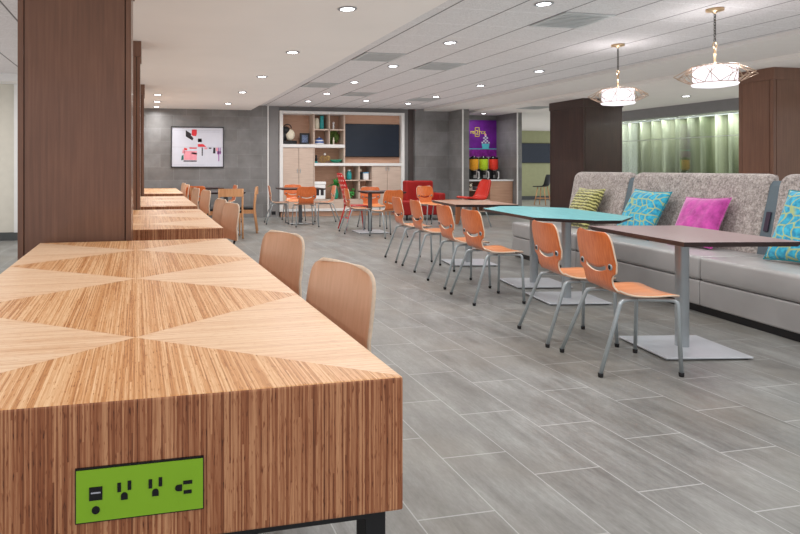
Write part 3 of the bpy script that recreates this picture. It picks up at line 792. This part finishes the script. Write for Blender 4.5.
for lab, x, y in (('ceiling vent at the edge of the smooth ceiling, nearer of two', 3.09, 7.81), ('ceiling vent above the television, nearer one', 4.26, 8.33),
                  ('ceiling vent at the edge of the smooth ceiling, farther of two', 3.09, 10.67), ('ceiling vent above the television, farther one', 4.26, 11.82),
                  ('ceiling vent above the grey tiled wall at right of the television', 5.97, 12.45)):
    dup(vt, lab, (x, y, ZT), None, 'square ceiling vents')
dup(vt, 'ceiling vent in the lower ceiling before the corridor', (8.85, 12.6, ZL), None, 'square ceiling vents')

# ------------------------------------------------------------------ wall unit (local: x across, y depth, z up)
UX = lambda px: 3.16+(px-279)*.02616
VZ = lambda y: 1.2-(y-168)*.02485
unit = thing('media_wall_unit', 'built-in pale wood wall unit with white frame, shelves and cabinets', 'cabinet', (UX(341.5), 14.5, 0))
ox = UX(341.5)
def ub(mb, p0, p1, y0, y1, d0=0, d1=.42, **k):
    return mb.box(UX(p0)-ox, UX(p1)-ox, d0, d1, VZ(y1), VZ(y0), **k)
b = MB(); ub(b, 279.5, 282.6, 111.5, 211, -.03, .44); ub(b, 401, 404.2, 111.5, 211, -.03, .44); ub(b, 282.6, 401, 111.5, 114.2, -.03, .44); ub(b, 282.6, 401, 208.5, 211, -.03, .44)
b.build('outer_frame', 'white_trim', unit)
ub(MB(), 281, 402.6, 211, 216.2, .02, .42).build('plinth', 'unit_back', unit)
ub(ub(MB(), 282.6, 401, 114.2, 208.5, .42, .44), 343.8, 401, 114.2, 163, .10, .12).build('back_panel', 'unit_back', unit)
b = MB(); ub(b, 282.6, 343.2, 144.4, 147.6, -.03, .42); ub(b, 313.2, 401, 163, 165.8, -.03, .42); b.build('thick_shelf', 'white_trim', unit)
b = MB(); ub(b, 312.4, 313.6, 114.2, 144.4); ub(b, 327.6, 328.6, 114.2, 144.4); ub(b, 342.4, 343.8, 114.2, 163); ub(b, 312.6, 313.6, 147.6, 208.5)
ub(b, 342.4, 343.8, 165.8, 208.5); ub(b, 357.4, 358.6, 165.8, 200); ub(b, 371.0, 372, 165.8, 208.5); b.build('divider', 'unit_wood', unit)
b = MB(); ub(b, 313.6, 342.4, 129.0, 130.2); ub(b, 343.8, 371, 180, 181); b.build('shelf', 'unit_wood', unit)
ub(MB(), 313.6, 371, 199.5, 208.5, 0, .41).build('lower_panel', 'unit_wood', unit)
for a, c, y0, hs in ((282.8, 297.9, 147.8, 1), (298.2, 312.4, 147.8, 0), (372.1, 386.6, 166, 1), (386.9, 400.8, 166, 0)):
    dr = ub(MB(), a, c, y0, 208.3, 0, .02, bev=.003, segs=1).build('door', 'unit_wood', unit)
    hp = c-1.3 if hs else a+1.3
    yc = 171 if a < 350 else 169
    ub(MB(), hp-.2, hp+.2, yc-2, yc+2, -.025, 0).build('handle', 'steel', dr)
# television
tv = thing('television', 'large dark flat television in the right bay of the wall unit', 'television', (UX(371.5), 14.55, VZ(140)))
w = (UX(400.2)-UX(343.9))/2; h = (VZ(123)-VZ(156.6))/2
MB().box(-w, w, -.03, .03, -h, h, bev=.006, segs=1).build('housing', 'black_gloss', tv)
MB().box(-w+.015, w-.015, -.034, -.029, -h+.02, h-.015).build('screen', 'screen', tv)
MB().box(-.2, .2, .03, .06, -.15, .15).build('wall_bracket', 'black', tv)
# ornaments
def sh(px, y): return (UX(px), 14.68, VZ(y))
def deco(name, label, cat, px, y, mats, mb): 
    o = mb.build(name, mats); o.location = sh(px, y); return tag(o, label, cat)
o = thing('sculpture', 'black and cream sculpture on the upper left shelf', 'sculpture', sh(289.5, 144.4))
MB().box(-.17, .20, -.10, .10, 0, .09, bev=.02).build('base_block', 'black_gloss', o)
MB().sphere((.04, 0, .24), .115, sx=1.1, sy=.8, sz=1.25).build('cream_body', 'cream', o)
MB().sphere((-.06, 0, .34), .10, sx=1.1, sy=.8, sz=1.1).sphere((-.10, .02, .2), .08, sz=1.6).build('black_body', 'black', o)
MB().tube([(.10*math.cos(a)-.02, 0, .40+.10*math.sin(a)) for a in [PI*k/8 for k in range(9)]], .012, 6).build('handle', 'black', o)
o = thing('picture_frame', 'small black framed photo on the upper left shelf', 'picture frame', sh(305.5, 144.4))
MB().box(-.125, .125, -.015, .015, 0, .285, bev=.004, segs=1).build('frame', 'black', o)
MB().box(-.075, .075, -.018, -.014, .05, .235).build('photo', 'photo_blue', o)
deco('vase', 'cream ribbed vase in the top left cube', 'vase', 317.5, 128.9, 'cream', MB().lathe([(.04, 0), (.062, .03), (.068, .15), (.055, .25), (.035, .27), (.035, .28)], 16))
deco('vase', 'tall teal glass vase in the top left cube', 'vase', 322.6, 128.9, 'teal_c', MB().lathe([(.05, 0), (.056, .05), (.05, .2), (.052, .33), (.045, .34)], 16))
deco('figurine', 'small white figurine in the top right cube', 'figurine', 334.2, 128.9, 'white', MB().lathe([(.03, 0), (.022, .03), (.028, .09), (.014, .12), (.03, .15), (.028, .18), (0, .20)], 12))
o = thing('jar', 'blue and white domed jar in the lower left cube', 'jar', sh(320, 144.3))
MB().lathe([(.12, 0), (.125, .03), (.115, .08), (.09, .13), (.05, .165), (0, .175)], 20).build('dome', 'blue_c', o)
MB().lathe([(.126, .005), (.129, .02), (.127, .035)], 20).lathe([(.118, .08), (.111, .094), (.10, .112)], 20).build('band', 'white', o)
MB().sphere((0, 0, .18), .018).build('knob', 'white', o)
deco('statuette', 'pale statuette in front of the moss panel', 'figurine', 334.3, 144.3, 'cream', MB().lathe([(.028, 0), (.02, .05), (.026, .11), (.012, .14), (.022, .165), (0, .19)], 12))
b = MB()
for k in range(40):
    b.sphere((random.uniform(-.16, .16), .14+random.uniform(-.03, .01), random.uniform(.03, .33)), .05, seg=6, sy=.5)
deco('moss_panel', 'green moss panel filling the lower right cube', 'plant', 335.2, 144.3, 'moss', b)
o = thing('figurine', 'dark figurine on a teal foot, middle shelf', 'figurine', sh(317, 162.9))
MB().lathe([(.04, 0), (.045, .02), (.035, .04)], 12).build('foot', 'teal_c', o)
MB().lathe([(.03, .04), (.036, .09), (.02, .14), (.03, .18), (0, .205)], 12).build('body', 'black', o)
o = thing('wire_sculpture', 'gold wire orbs on the middle shelf', 'ornament', sh(325.6, 162.9))
for cx, cz, r_ in ((-.05, .09, .085), (.08, .12, .06)):
    w_ = MB()
    for k in range(4):
        a0 = PI*k/4
        w_.tube([(cx+r_*math.cos(q)*math.cos(a0), r_*math.cos(q)*math.sin(a0), cz+r_*math.sin(q)) for q in [2*PI*s/18 for s in range(18)]], .006, 5, closed=True)
    w_.build('orb', 'gold', o)
MB().sphere((0, 0, .22), .03).build('bead', 'white', o)
deco('bowl', 'teal glazed bowl on the middle shelf', 'bowl', 336.9, 162.9, 'green_c', MB().lathe([(.05, 0), (.10, .02), (.15, .06), (.165, .085), (.13, .08), (.06, .05), (0, .045)], 20))
o = thing('vase', 'teal glass jar with pale lid in the open cube left of the doors', 'vase', sh(350, 179.9))
MB().lathe([(.05, 0), (.065, .02), (.065, .17), (.04, .2), (.04, .22)], 16).build('body', 'teal_c', o)
MB().lathe([(.042, .22), (.042, .25), (0, .255)], 16).build('lid', 'white', o)
o = thing('bottle', 'black and white bottle in the open cube', 'bottle', sh(361.5, 179.9))
MB().lathe([(.04, 0), (.045, .02), (.042, .15), (.02, .19)], 14).build('body', 'black', o)
MB().lathe([(.021, .19), (.035, .22), (.035, .27), (0, .28)], 14).build('cap', 'cream', o)
o = thing('storage_box', 'white box with blue edge in the open cube', 'box', sh(366.5, 179.9))
MB().box(-.07, .07, -.07, .07, 0, .16, bev=.006).build('body', 'white', o); MB().box(-.074, .074, -.074, .074, .16, .19, bev=.006).build('lid', 'print_blue', o)
o = thing('canister', 'white printed canister set on the lower shelf beside the plant', 'canister', (UX(319), 14.65, VZ(199.4)))
MB().box(-.15, .15, -.12, .12, 0, .36, bev=.02).build('body', 'white', o); MB().box(-.16, .16, -.13, .13, .36, .44, bev=.015).build('lid', 'white', o)
MB().box(-.09, -.02, -.125, -.118, .10, .24).box(.02, .10, -.125, -.118, .10, .24).build('print_mark', 'print_black', o)
o = thing('potted_plant', 'leafy green plant in a green vase on the lower shelf', 'plant', (UX(335.5), 14.65, VZ(199.4)))
MB().lathe([(.06, 0), (.085, .04), (.09, .14), (.06, .26), (.045, .30), (.05, .32)], 16).build('vase', 'green_c', o)
b = MB()
for k in range(34):
    a = random.uniform(0, 2*PI); el = random.uniform(.2, 1.3); ln = random.uniform(.16, .34); wd = .035
    d = Vector((math.cos(a)*math.cos(el), math.sin(a)*math.cos(el), math.sin(el))); s_ = d.cross(Vector((0, 0, 1))).normalized()
    p0 = Vector((0, 0, .31)); p1 = p0+d*ln*.55; p2 = p0+d*ln+Vector((0, 0, -.07))
    if p2.y > .2: continue
    vs = [b.bm.verts.new(q) for q in (p0, p1+s_*wd, p2, p1-s_*wd)]; b.bm.faces.new(vs)
b.build('foliage', 'leaf', o)
deco('fern', 'dark green trailing plant in the lower cube', 'plant', 350, 199.3, 'leaf', (lambda q: [q.sphere((random.uniform(-.12, .12), random.uniform(-.08, .08), random.uniform(.04, .26)), .045, seg=6, sz=.6) for _ in range(22)] and q)(MB()))

# ------------------------------------------------------------------ framed print on the back wall
fp = thing('framed_print', 'black framed white print with red and black shapes on the grey wall', 'picture', (1.175, 14.47, 1.695))
MB().box(-.625, .625, -.02, .03, .462, .482).box(-.625, .625, -.02, .03, -.482, -.462).box(-.625, -.605, -.02, .03, -.462, .462).box(.605, .625, -.02, .03, -.462, .462).build('frame', 'black', fp)
MB().box(-.606, .606, 0, .028, -.463, .463).build('sheet', 'paper', fp)
def art(nm, mat, polys):
    for P in polys:
        b = MB(); b.bm.faces.new([b.bm.verts.new(((u-.5)*1.21, -.003, (.5-v)*.925)) for u, v in P]); b.build(nm, mat, fp)
RC = lambda a, c, e, f: [(a, e), (c, e), (c, f), (a, f)]
art('printed_shape', 'print_black', [[(.27, .07), (.38, .16), (.37, .20), (.42, .27), (.40, .33), (.27, .23)], RC(.505, .58, .28, .37), [(.50, .28), (.60, .34), (.55, .37)], RC(.225, .485, .845, .87), RC(.58, .60, .51, .72), RC(.72, .77, .51, .54), [(.81, .51), (.85, .51), (.85, .66), (.80, .66)]])
art('printed_shape', 'print_red', [RC(.385, .485, .05, .17), [(.38, .17), (.48, .17), (.47, .22), (.40, .21)], [(.505, .42), (.61, .42), (.67, .49), (.505, .49)], RC(.34, .485, .51, .54), [(.235, .52), (.29, .53), (.30, .58), (.24, .58)]])
art('printed_shape', 'print_pink', [RC(.235, .485, .60, .83), [(.21, .56), (.25, .56), (.25, .66), (.2, .66)], RC(.63, .69, .51, .55), RC(.86, .90, .51, .60)])
art('printed_shape', 'print_blue', [[(.38, .63), (.485, .65), (.485, .69), (.38, .67)]])
art('printed_shape', 'print_green', [[(.19, .72), (.225, .70), (.23, .82), (.18, .84)]])
art('printed_shape', 'print_purple', [RC(.88, .96, .60, .68), RC(.905, .925, .51, .86), RC(.94, .955, .51, .64)])
art('printed_shape', 'print_grey', [RC(.05, .95, .07, .075), RC(.0, .50, .498, .503), RC(.50, 1.0, .494, .499), RC(.50, .93, .11, .115), RC(.04, .62, .955, .96)])

# ------------------------------------------------------------------ red perforated chair, loveseat, lounge chair
rc = thing('perforated_chair', 'tall red chair with white-dotted perforated back', 'chair', (4.0, 11.32, 0), R(4))
MB().box(-.17, .22, -.18, .18, .455, .475, bev=.008).build('seat', 'red_metal', rc)
t = NT('red_dotted'); x, y, z = t.sep(t.coord())
fy = t.math('SUBTRACT', t.math('FRACT', t.math('MULTIPLY', y, 13)), .5); fz = t.math('SUBTRACT', t.math('FRACT', t.math('MULTIPLY', z, 11)), .5)
rr = t.math('ADD', t.math('MULTIPLY', fy, fy), t.math('MULTIPLY', fz, fz))
t.col(t.mix(t.math('LESS_THAN', rr, .05), lin((196, 34, 34)), lin((232, 200, 196)))); M['red_dotted'] = t.set(.35)
b = MB(); rows = [(-.17, .47, .15), (-.20, .6, .16), (-.26, .82, .165), (-.33, 1.02, .155), (-.355, 1.08, .13), (-.362, 1.10, .09)]
finish_shell(shell(catmull(rows, 3), 10, curve=.02), 'backrest', ['red_dotted', 'red_metal'], rc, .012)
for sx, fx_ in ((-.15, -.28), (.19, .26)):
    for sy in (-1, 1): MB().tube([(sx, sy*.15, .457), (fx_, sy*.2, 0)], .013, 8).build('leg', 'red_metal', rc)
MB().tube([(-.21, -.17, .23), (-.21, .17, .23)], .009, 6).build('stretcher', 'red_metal', rc)

lv = thing('loveseat', 'red upholstered loveseat behind the orange chairs', 'sofa', (6.30, 13.2, 0), R(0))
MB().box(-.62, .40, -.30, .32, .12, .44, bev=.03, segs=3).build('seat', 'red', lv, smooth=False)
MB().box(-.34, .36, .12, .34, .40, .90, bev=.04, segs=3).build('backrest', 'red', lv)
MB().box(.30, .46, -.30, .30, .12, .62, bev=.04, segs=3).build('arm', 'red', lv)
for sx in (-.48, .36):
    for sy in (-.24, .26): MB().lathe([(.02, 0), (.025, .14)], 8, (sx, sy, 0)).build('leg', 'black', lv)

lc = thing('lounge_chair', 'orange-red shell lounge chair facing left before the cereal counter', 'chair', (6.62, 11.4, 0), R(180))
rows = [(.26, .575, .20), (.22, .60, .24), (.05, .575, .26), (-.10, .575, .255), (-.17, .62, .24), (-.215, .72, .23), (-.26, .85, .21), (-.285, .93, .18), (-.293, .955, .13)]
finish_shell(shell(catmull([(a, c-.0, d) for a, c, d in rows], 3), 10, curve=.04), 'shell', ['red_lounge', 'red_lounge'], lc, .035)
for sx in (-.2, .2):
    for sy in (-1, 1): MB().tube([(sx*.5, sy*.08, .57), (sx*1.2, sy*.22, 0)], .013, 8).build('leg', 'steel', lc)
MB().box(-.15, .15, -.12, .12, .545, .57).build('seat_frame', 'black', lc)

# low wooden side table whose panel leg shows beyond the brown table
st = thing('side_table', 'low wooden side table with panel legs behind the walnut-brown table', 'table', (6.75, 12.1, 0))
MB().box(-.32, .16, -.28, .28, .47, .50).build('table_top', 'mid_panel', st)
for x0 in (-.30, .05): MB().box(x0, x0+.09, -.26, -.21, 0, .47).build('leg', 'mid_panel', st)

# ------------------------------------------------------------------ nook: poster, counter, dispensers
po = thing('wall_poster', 'purple poster with yellow lettering and a teal cup, in the nook', 'poster', (8.62, 14.745, 1.88))
pw = .59
MB().box(-.74, pw, -.012, .005, -.16, .60).build('panel', 'poster', po)
MB().box(-.74, pw, -.012, .005, -.385, -.175).build('lower_band', 'poster_low', po)
MB().box(-.74, pw, -.016, -.010, -.178, -.16).build('line', 'teal_print', po)
def text(body, size, loc, mat, parent):
    cu = bpy.data.curves.new('lettering', 'FONT'); cu.body = body; cu.size = size; cu.extrude = .002; cu.align_x = 'CENTER'
    tmp = bpy.data.objects.new('lettering', cu); COL.objects.link(tmp)
    bpy.context.view_layer.update()
    me = bpy.data.meshes.new_from_object(tmp.evaluated_get(bpy.context.evaluated_depsgraph_get()))
    bpy.data.objects.remove(tmp); me.materials.clear(); me.materials.append(M[mat])
    o = bpy.data.objects.new('lettering', me); COL.objects.link(o); o.parent = parent; o.location = loc; o.rotation_euler = (PI/2, 0, 0); return o
text('re', .15, (-.13, -.014, .235), 'yellow', po)
text('2', .17, (.005, -.014, .215), 'yellow', po)
text('rcx', .15, (.155, -.014, .235), 'yellow', po)
MB().box(-.06, .07, -.018, -.012, .39, .405).box(-.06, .07, -.018, -.012, .155, .17).box(-.06, -.047, -.018, -.012, .155, .405).box(.057, .07, -.018, -.012, .155, .405).build('box_outline', 'yellow', po)
b = MB(); b.bm.faces.new([b.bm.verts.new(p) for p in ((.16, -.016, -.16), (.345, -.016, -.16), (.365, -.016, -.03), (.14, -.016, -.03))]); b.build('cup_print', 'teal_print', po)
b = MB()
for k in range(5):
    for j in range(5):
        if (j+k) % 2 == 0 and abs(k-2)+j*.55 < 3.0: b.box(.135+k*.048, .18+k*.048, -.017, -.013, -.02+j*.042, .018+j*.042)
b.build('swirl_print', 'paper', po)
b = MB(); b.sphere((.25, -.012, .21), .035, sy=.1, seg=10); b.build('berry_print', 'print_pink', po)

ct = thing('cereal_counter', 'wood fronted counter with white top in the nook', 'counter', (8.53, 13.95, 0))
MB().box(-.665, .665, .0, .78, .865, .90, bev=.004, segs=1).build('counter_top', 'white', ct)
MB().box(.02, .655, .03, .77, .08, .865).build('wood_front', 'unit_back', ct)
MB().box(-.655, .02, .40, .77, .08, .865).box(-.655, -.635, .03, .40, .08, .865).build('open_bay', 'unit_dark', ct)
MB().box(-.635, .02, .05, .40, .62, .64).box(-.635, .02, .05, .40, .38, .40).box(-.635, .02, .05, .40, .08, .10).build('shelf', 'unit_wood', ct)
MB().box(-.62, .62, .05, .5, 0, .08).build('plinth', 'dark_base', ct)
struct('trim_6', MB().box(7.88, 9.15, 14.735, 14.748, .90, 1.50), 'white_trim')
mg = thing('magazine_stack', 'stack of dark magazines on the open counter shelf', 'magazines', (8.33, 14.16, .641))
for k in range(4): MB().box(-.13, .14, -.15, .13, k*.02, k*.02+.018).build('magazine', ['print_black', 'print_grey', 'print_black', 'paper'][k], mg)
dc = thing('wall_dial', 'round black dial on the counter end at left', 'dial', (7.99, 13.97, .76))
MB().lathe([(.055, -.012), (.055, .012), (.0, .014)], 18).xform(Matrix.Rotation(PI/2, 4, 'X')).build('ring', 'black', dc); MB().lathe([(.035, .0), (.035, .016), (.0, .018)], 18).xform(Matrix.Rotation(PI/2, 4, 'X')).build('face', 'cream', dc)
MB().box(-.06, .06, 0.002, .03, -.12, .06).build('mount', 'unit_wood', dc)
def dispenser(label, x, cer):
    o = thing('cereal_dispenser', label, 'dispenser', (x, 14.45, .90), 0, 'cereal dispensers on the nook counter')
    MB().box(-.11, .11, -.14, .12, 0, .035, bev=.01).box(-.11, .0, .0, .12, .035, .28, bev=.01).build('stand', 'black', o)
    MB().lathe([(.06, .24), (.11, .275), (.118, .30), (.118, .53), (.10, .545)], 22).build('hopper', cer, o)
    MB().lathe([(.118, .53), (.12, .575), (.05, .59), (.05, .61), (0, .612)], 22).build('lid', 'black_gloss', o)
    MB().lathe([(.05, .12), (.05, .23)], 16, (0, -.02, 0)).build('chute', 'black', o)
    MB().tube([(.03, -.13, .03), (.075, -.13, .03), (.075, -.13, .20), (.04, -.13, .20)], .014, 8, fillet=.02).build('lever', 'white', o)
    return o
d0 = dispenser('cereal dispenser with orange cereal, left of three', 8.36, 'cer_o')
for lab, x, cer in (('cereal dispenser with lime green cereal, middle of three', 8.64, 'cer_g'), ('cereal dispenser with red cereal, right of three', 8.93, 'cer_r')):
    c = dup(d0, lab, (x, 14.45, .90))
    for ch in c.children:
        if ch.name.startswith('hopper'):
            ch.data = ch.data.copy(); ch.data.materials[0] = M[cer]
# corridor beyond
pn = thing('wall_screen', 'dark rectangular screen on the green corridor wall', 'screen', (14.3, 20.46, 1.765))
MB().box(-.58, .75, -.02, .04, -.375, .375, bev=.004, segs=1).build('housing', 'black_gloss', pn); MB().box(-.565, .735, -.024, -.018, -.36, .36).build('panel', 'screen', pn)
bs = thing('bar_stool', 'dark shell bar stool with pale legs in the corridor', 'stool', (12.55, 17.45, 0), R(120))
rows = [(.20, .60, .17), (.10, .605, .20), (-.05, .605, .2), (-.15, .64, .2), (-.20, .76, .2), (-.23, .90, .19), (-.24, .99, .15)]
finish_shell(shell(catmull(rows, 3), 10, curve=.05), 'shell', ['black', 'black'], bs, .03)
for sx in (-1, 1):
    for sy in (-1, 1): MB().tube([(sx*.10, sy*.12, .60), (sx*.19, sy*.19, 0)], .014, 8).build('leg', 'lightwood', bs)
MB().tube([(-.17, -.17, .22), (.17, -.17, .22), (.17, .17, .22), (-.17, .17, .22)], .009, 6, closed=True).build('foot_ring', 'lightwood', bs)

# curtain with folds
cb = MB(); y0, y1, n = 6.2, 14.6, 520
prev = None
for i in range(n+1):
    s = i/n; y = y0+(y1-y0)*s; ph = s*2*PI*25
    x = 12.12+.17*math.sin(ph)+.025*math.sin(ph*.37+1); x2 = 12.12+.14*math.sin(ph)+.02*math.sin(ph*.37+1)
    cur = [cb.bm.verts.new((x2, y, .03)), cb.bm.verts.new((x*.5+x2*.5, y, 1.2)), cb.bm.verts.new((x, y, 2.335))]
    if prev:
        for k in range(2): cb.bm.faces.new((prev[k], cur[k], cur[k+1], prev[k+1]))
    prev = cur
cur_o = tag(thing('curtain', 'long pleated sheer green curtain behind the glass', 'curtain', (0, 0, 0)), 'long pleated sheer green curtain behind the glass', 'curtain')
cb.build('sheer_panel', 'sheer', cur_o, smooth=True)
MB().box(12.0, 12.24, 6.2, 14.6, 2.335, 2.36).build('track', 'louver', cur_o)
struct('ceiling_cove', MB().box(11.85, 13.0, 4, 14.8, 2.37, 2.45), 'gypsum')

# dark chair at the left of the near table
bc = thing('black_chair', 'dark upholstered chair poking in at the left edge', 'chair', (-1.37, 4.72, 0), R(180))
MB().box(-.24, .24, -.24, .24, .41, .52, bev=.02, segs=2).build('seat', 'black', bc)
MB().box(.18, .25, -.22, .22, .52, .88, bev=.02, segs=2).build('backrest', 'black', bc)
for sx in (-.2, .2):
    for sy in (-.2, .2): MB().lathe([(.013, 0), (.016, .42)], 8, (sx, sy, 0)).build('leg', 'black', bc)

# wall socket box in the recess
ob = MB().box(-.05, .05, -.012, .0, -.04, .04, bev=.004, segs=1).build('floor_socket', 'black'); ob.location = (3.03, 14.53, .10); tag(ob, 'small black socket plate low in the recess beside the wall unit', 'socket')

# ------------------------------------------------------------------ light, world, camera
def lamp_point(x, y, z, e, r=.05, col=(1, .97, .95)):
    l = bpy.data.lights.new('pendant_lamp_bulb', 'POINT'); l.energy = e; l.shadow_soft_size = r; l.color = col
    o = bpy.data.objects.new('pendant_lamp_bulb', l); COL.objects.link(o); o.location = (x, y, z)
for x, y in ((5.295, 4.79), (5.66, 6.42)): lamp_point(x, y, ZT-.42, 9, .06)
l = bpy.data.lights.new('curtain_strip', 'AREA'); l.shape = 'RECTANGLE'; l.size = .06; l.size_y = 8.5; l.energy = 200; l.color = (.96, .97, 1)
o = bpy.data.objects.new('curtain_strip', l); COL.objects.link(o); o.location = (11.86, 10.7, 2.36)
l = bpy.data.lights.new('curtain_back_fill', 'AREA'); l.shape = 'RECTANGLE'; l.size = .5; l.size_y = 8; l.energy = 120; l.color = (1, 1, .9)  # unseen lamp added to brighten the wall behind the curtain
o = bpy.data.objects.new('curtain_back_fill', l); COL.objects.link(o); o.location = (12.6, 10.7, 2.365)

wd = bpy.data.worlds.new('world'); SC.world = wd; wd.use_nodes = True
bg = wd.node_tree.nodes['Background']; bg.inputs[0].default_value = (.93, .96, 1, 1); bg.inputs[1].default_value = 1.0
cy = SC.cycles
cy.use_fast_gi = True; cy.fast_gi_method = 'ADD'
wd.light_settings.distance = 2.0; wd.light_settings.ao_factor = .5
cy.max_bounces = 8; cy.diffuse_bounces = 4; cy.transparent_max_bounces = 12
cy.use_denoising = True
SC.view_settings.view_transform = 'Standard'; SC.view_settings.look = 'None'; SC.view_settings.exposure = -.34

cam = bpy.data.cameras.new('camera'); co = bpy.data.objects.new('camera', cam); COL.objects.link(co)
cam.sensor_fit = 'HORIZONTAL'; cam.sensor_width = 36; cam.lens = 606.5/800*36
cam.shift_x = 125/800; cam.shift_y = -(267-168)/800
cam.clip_start = .05; cam.clip_end = 100
co.location = (0, 0, 1.2); co.rotation_euler = (PI/2, 0, -.20795)
SC.camera = co
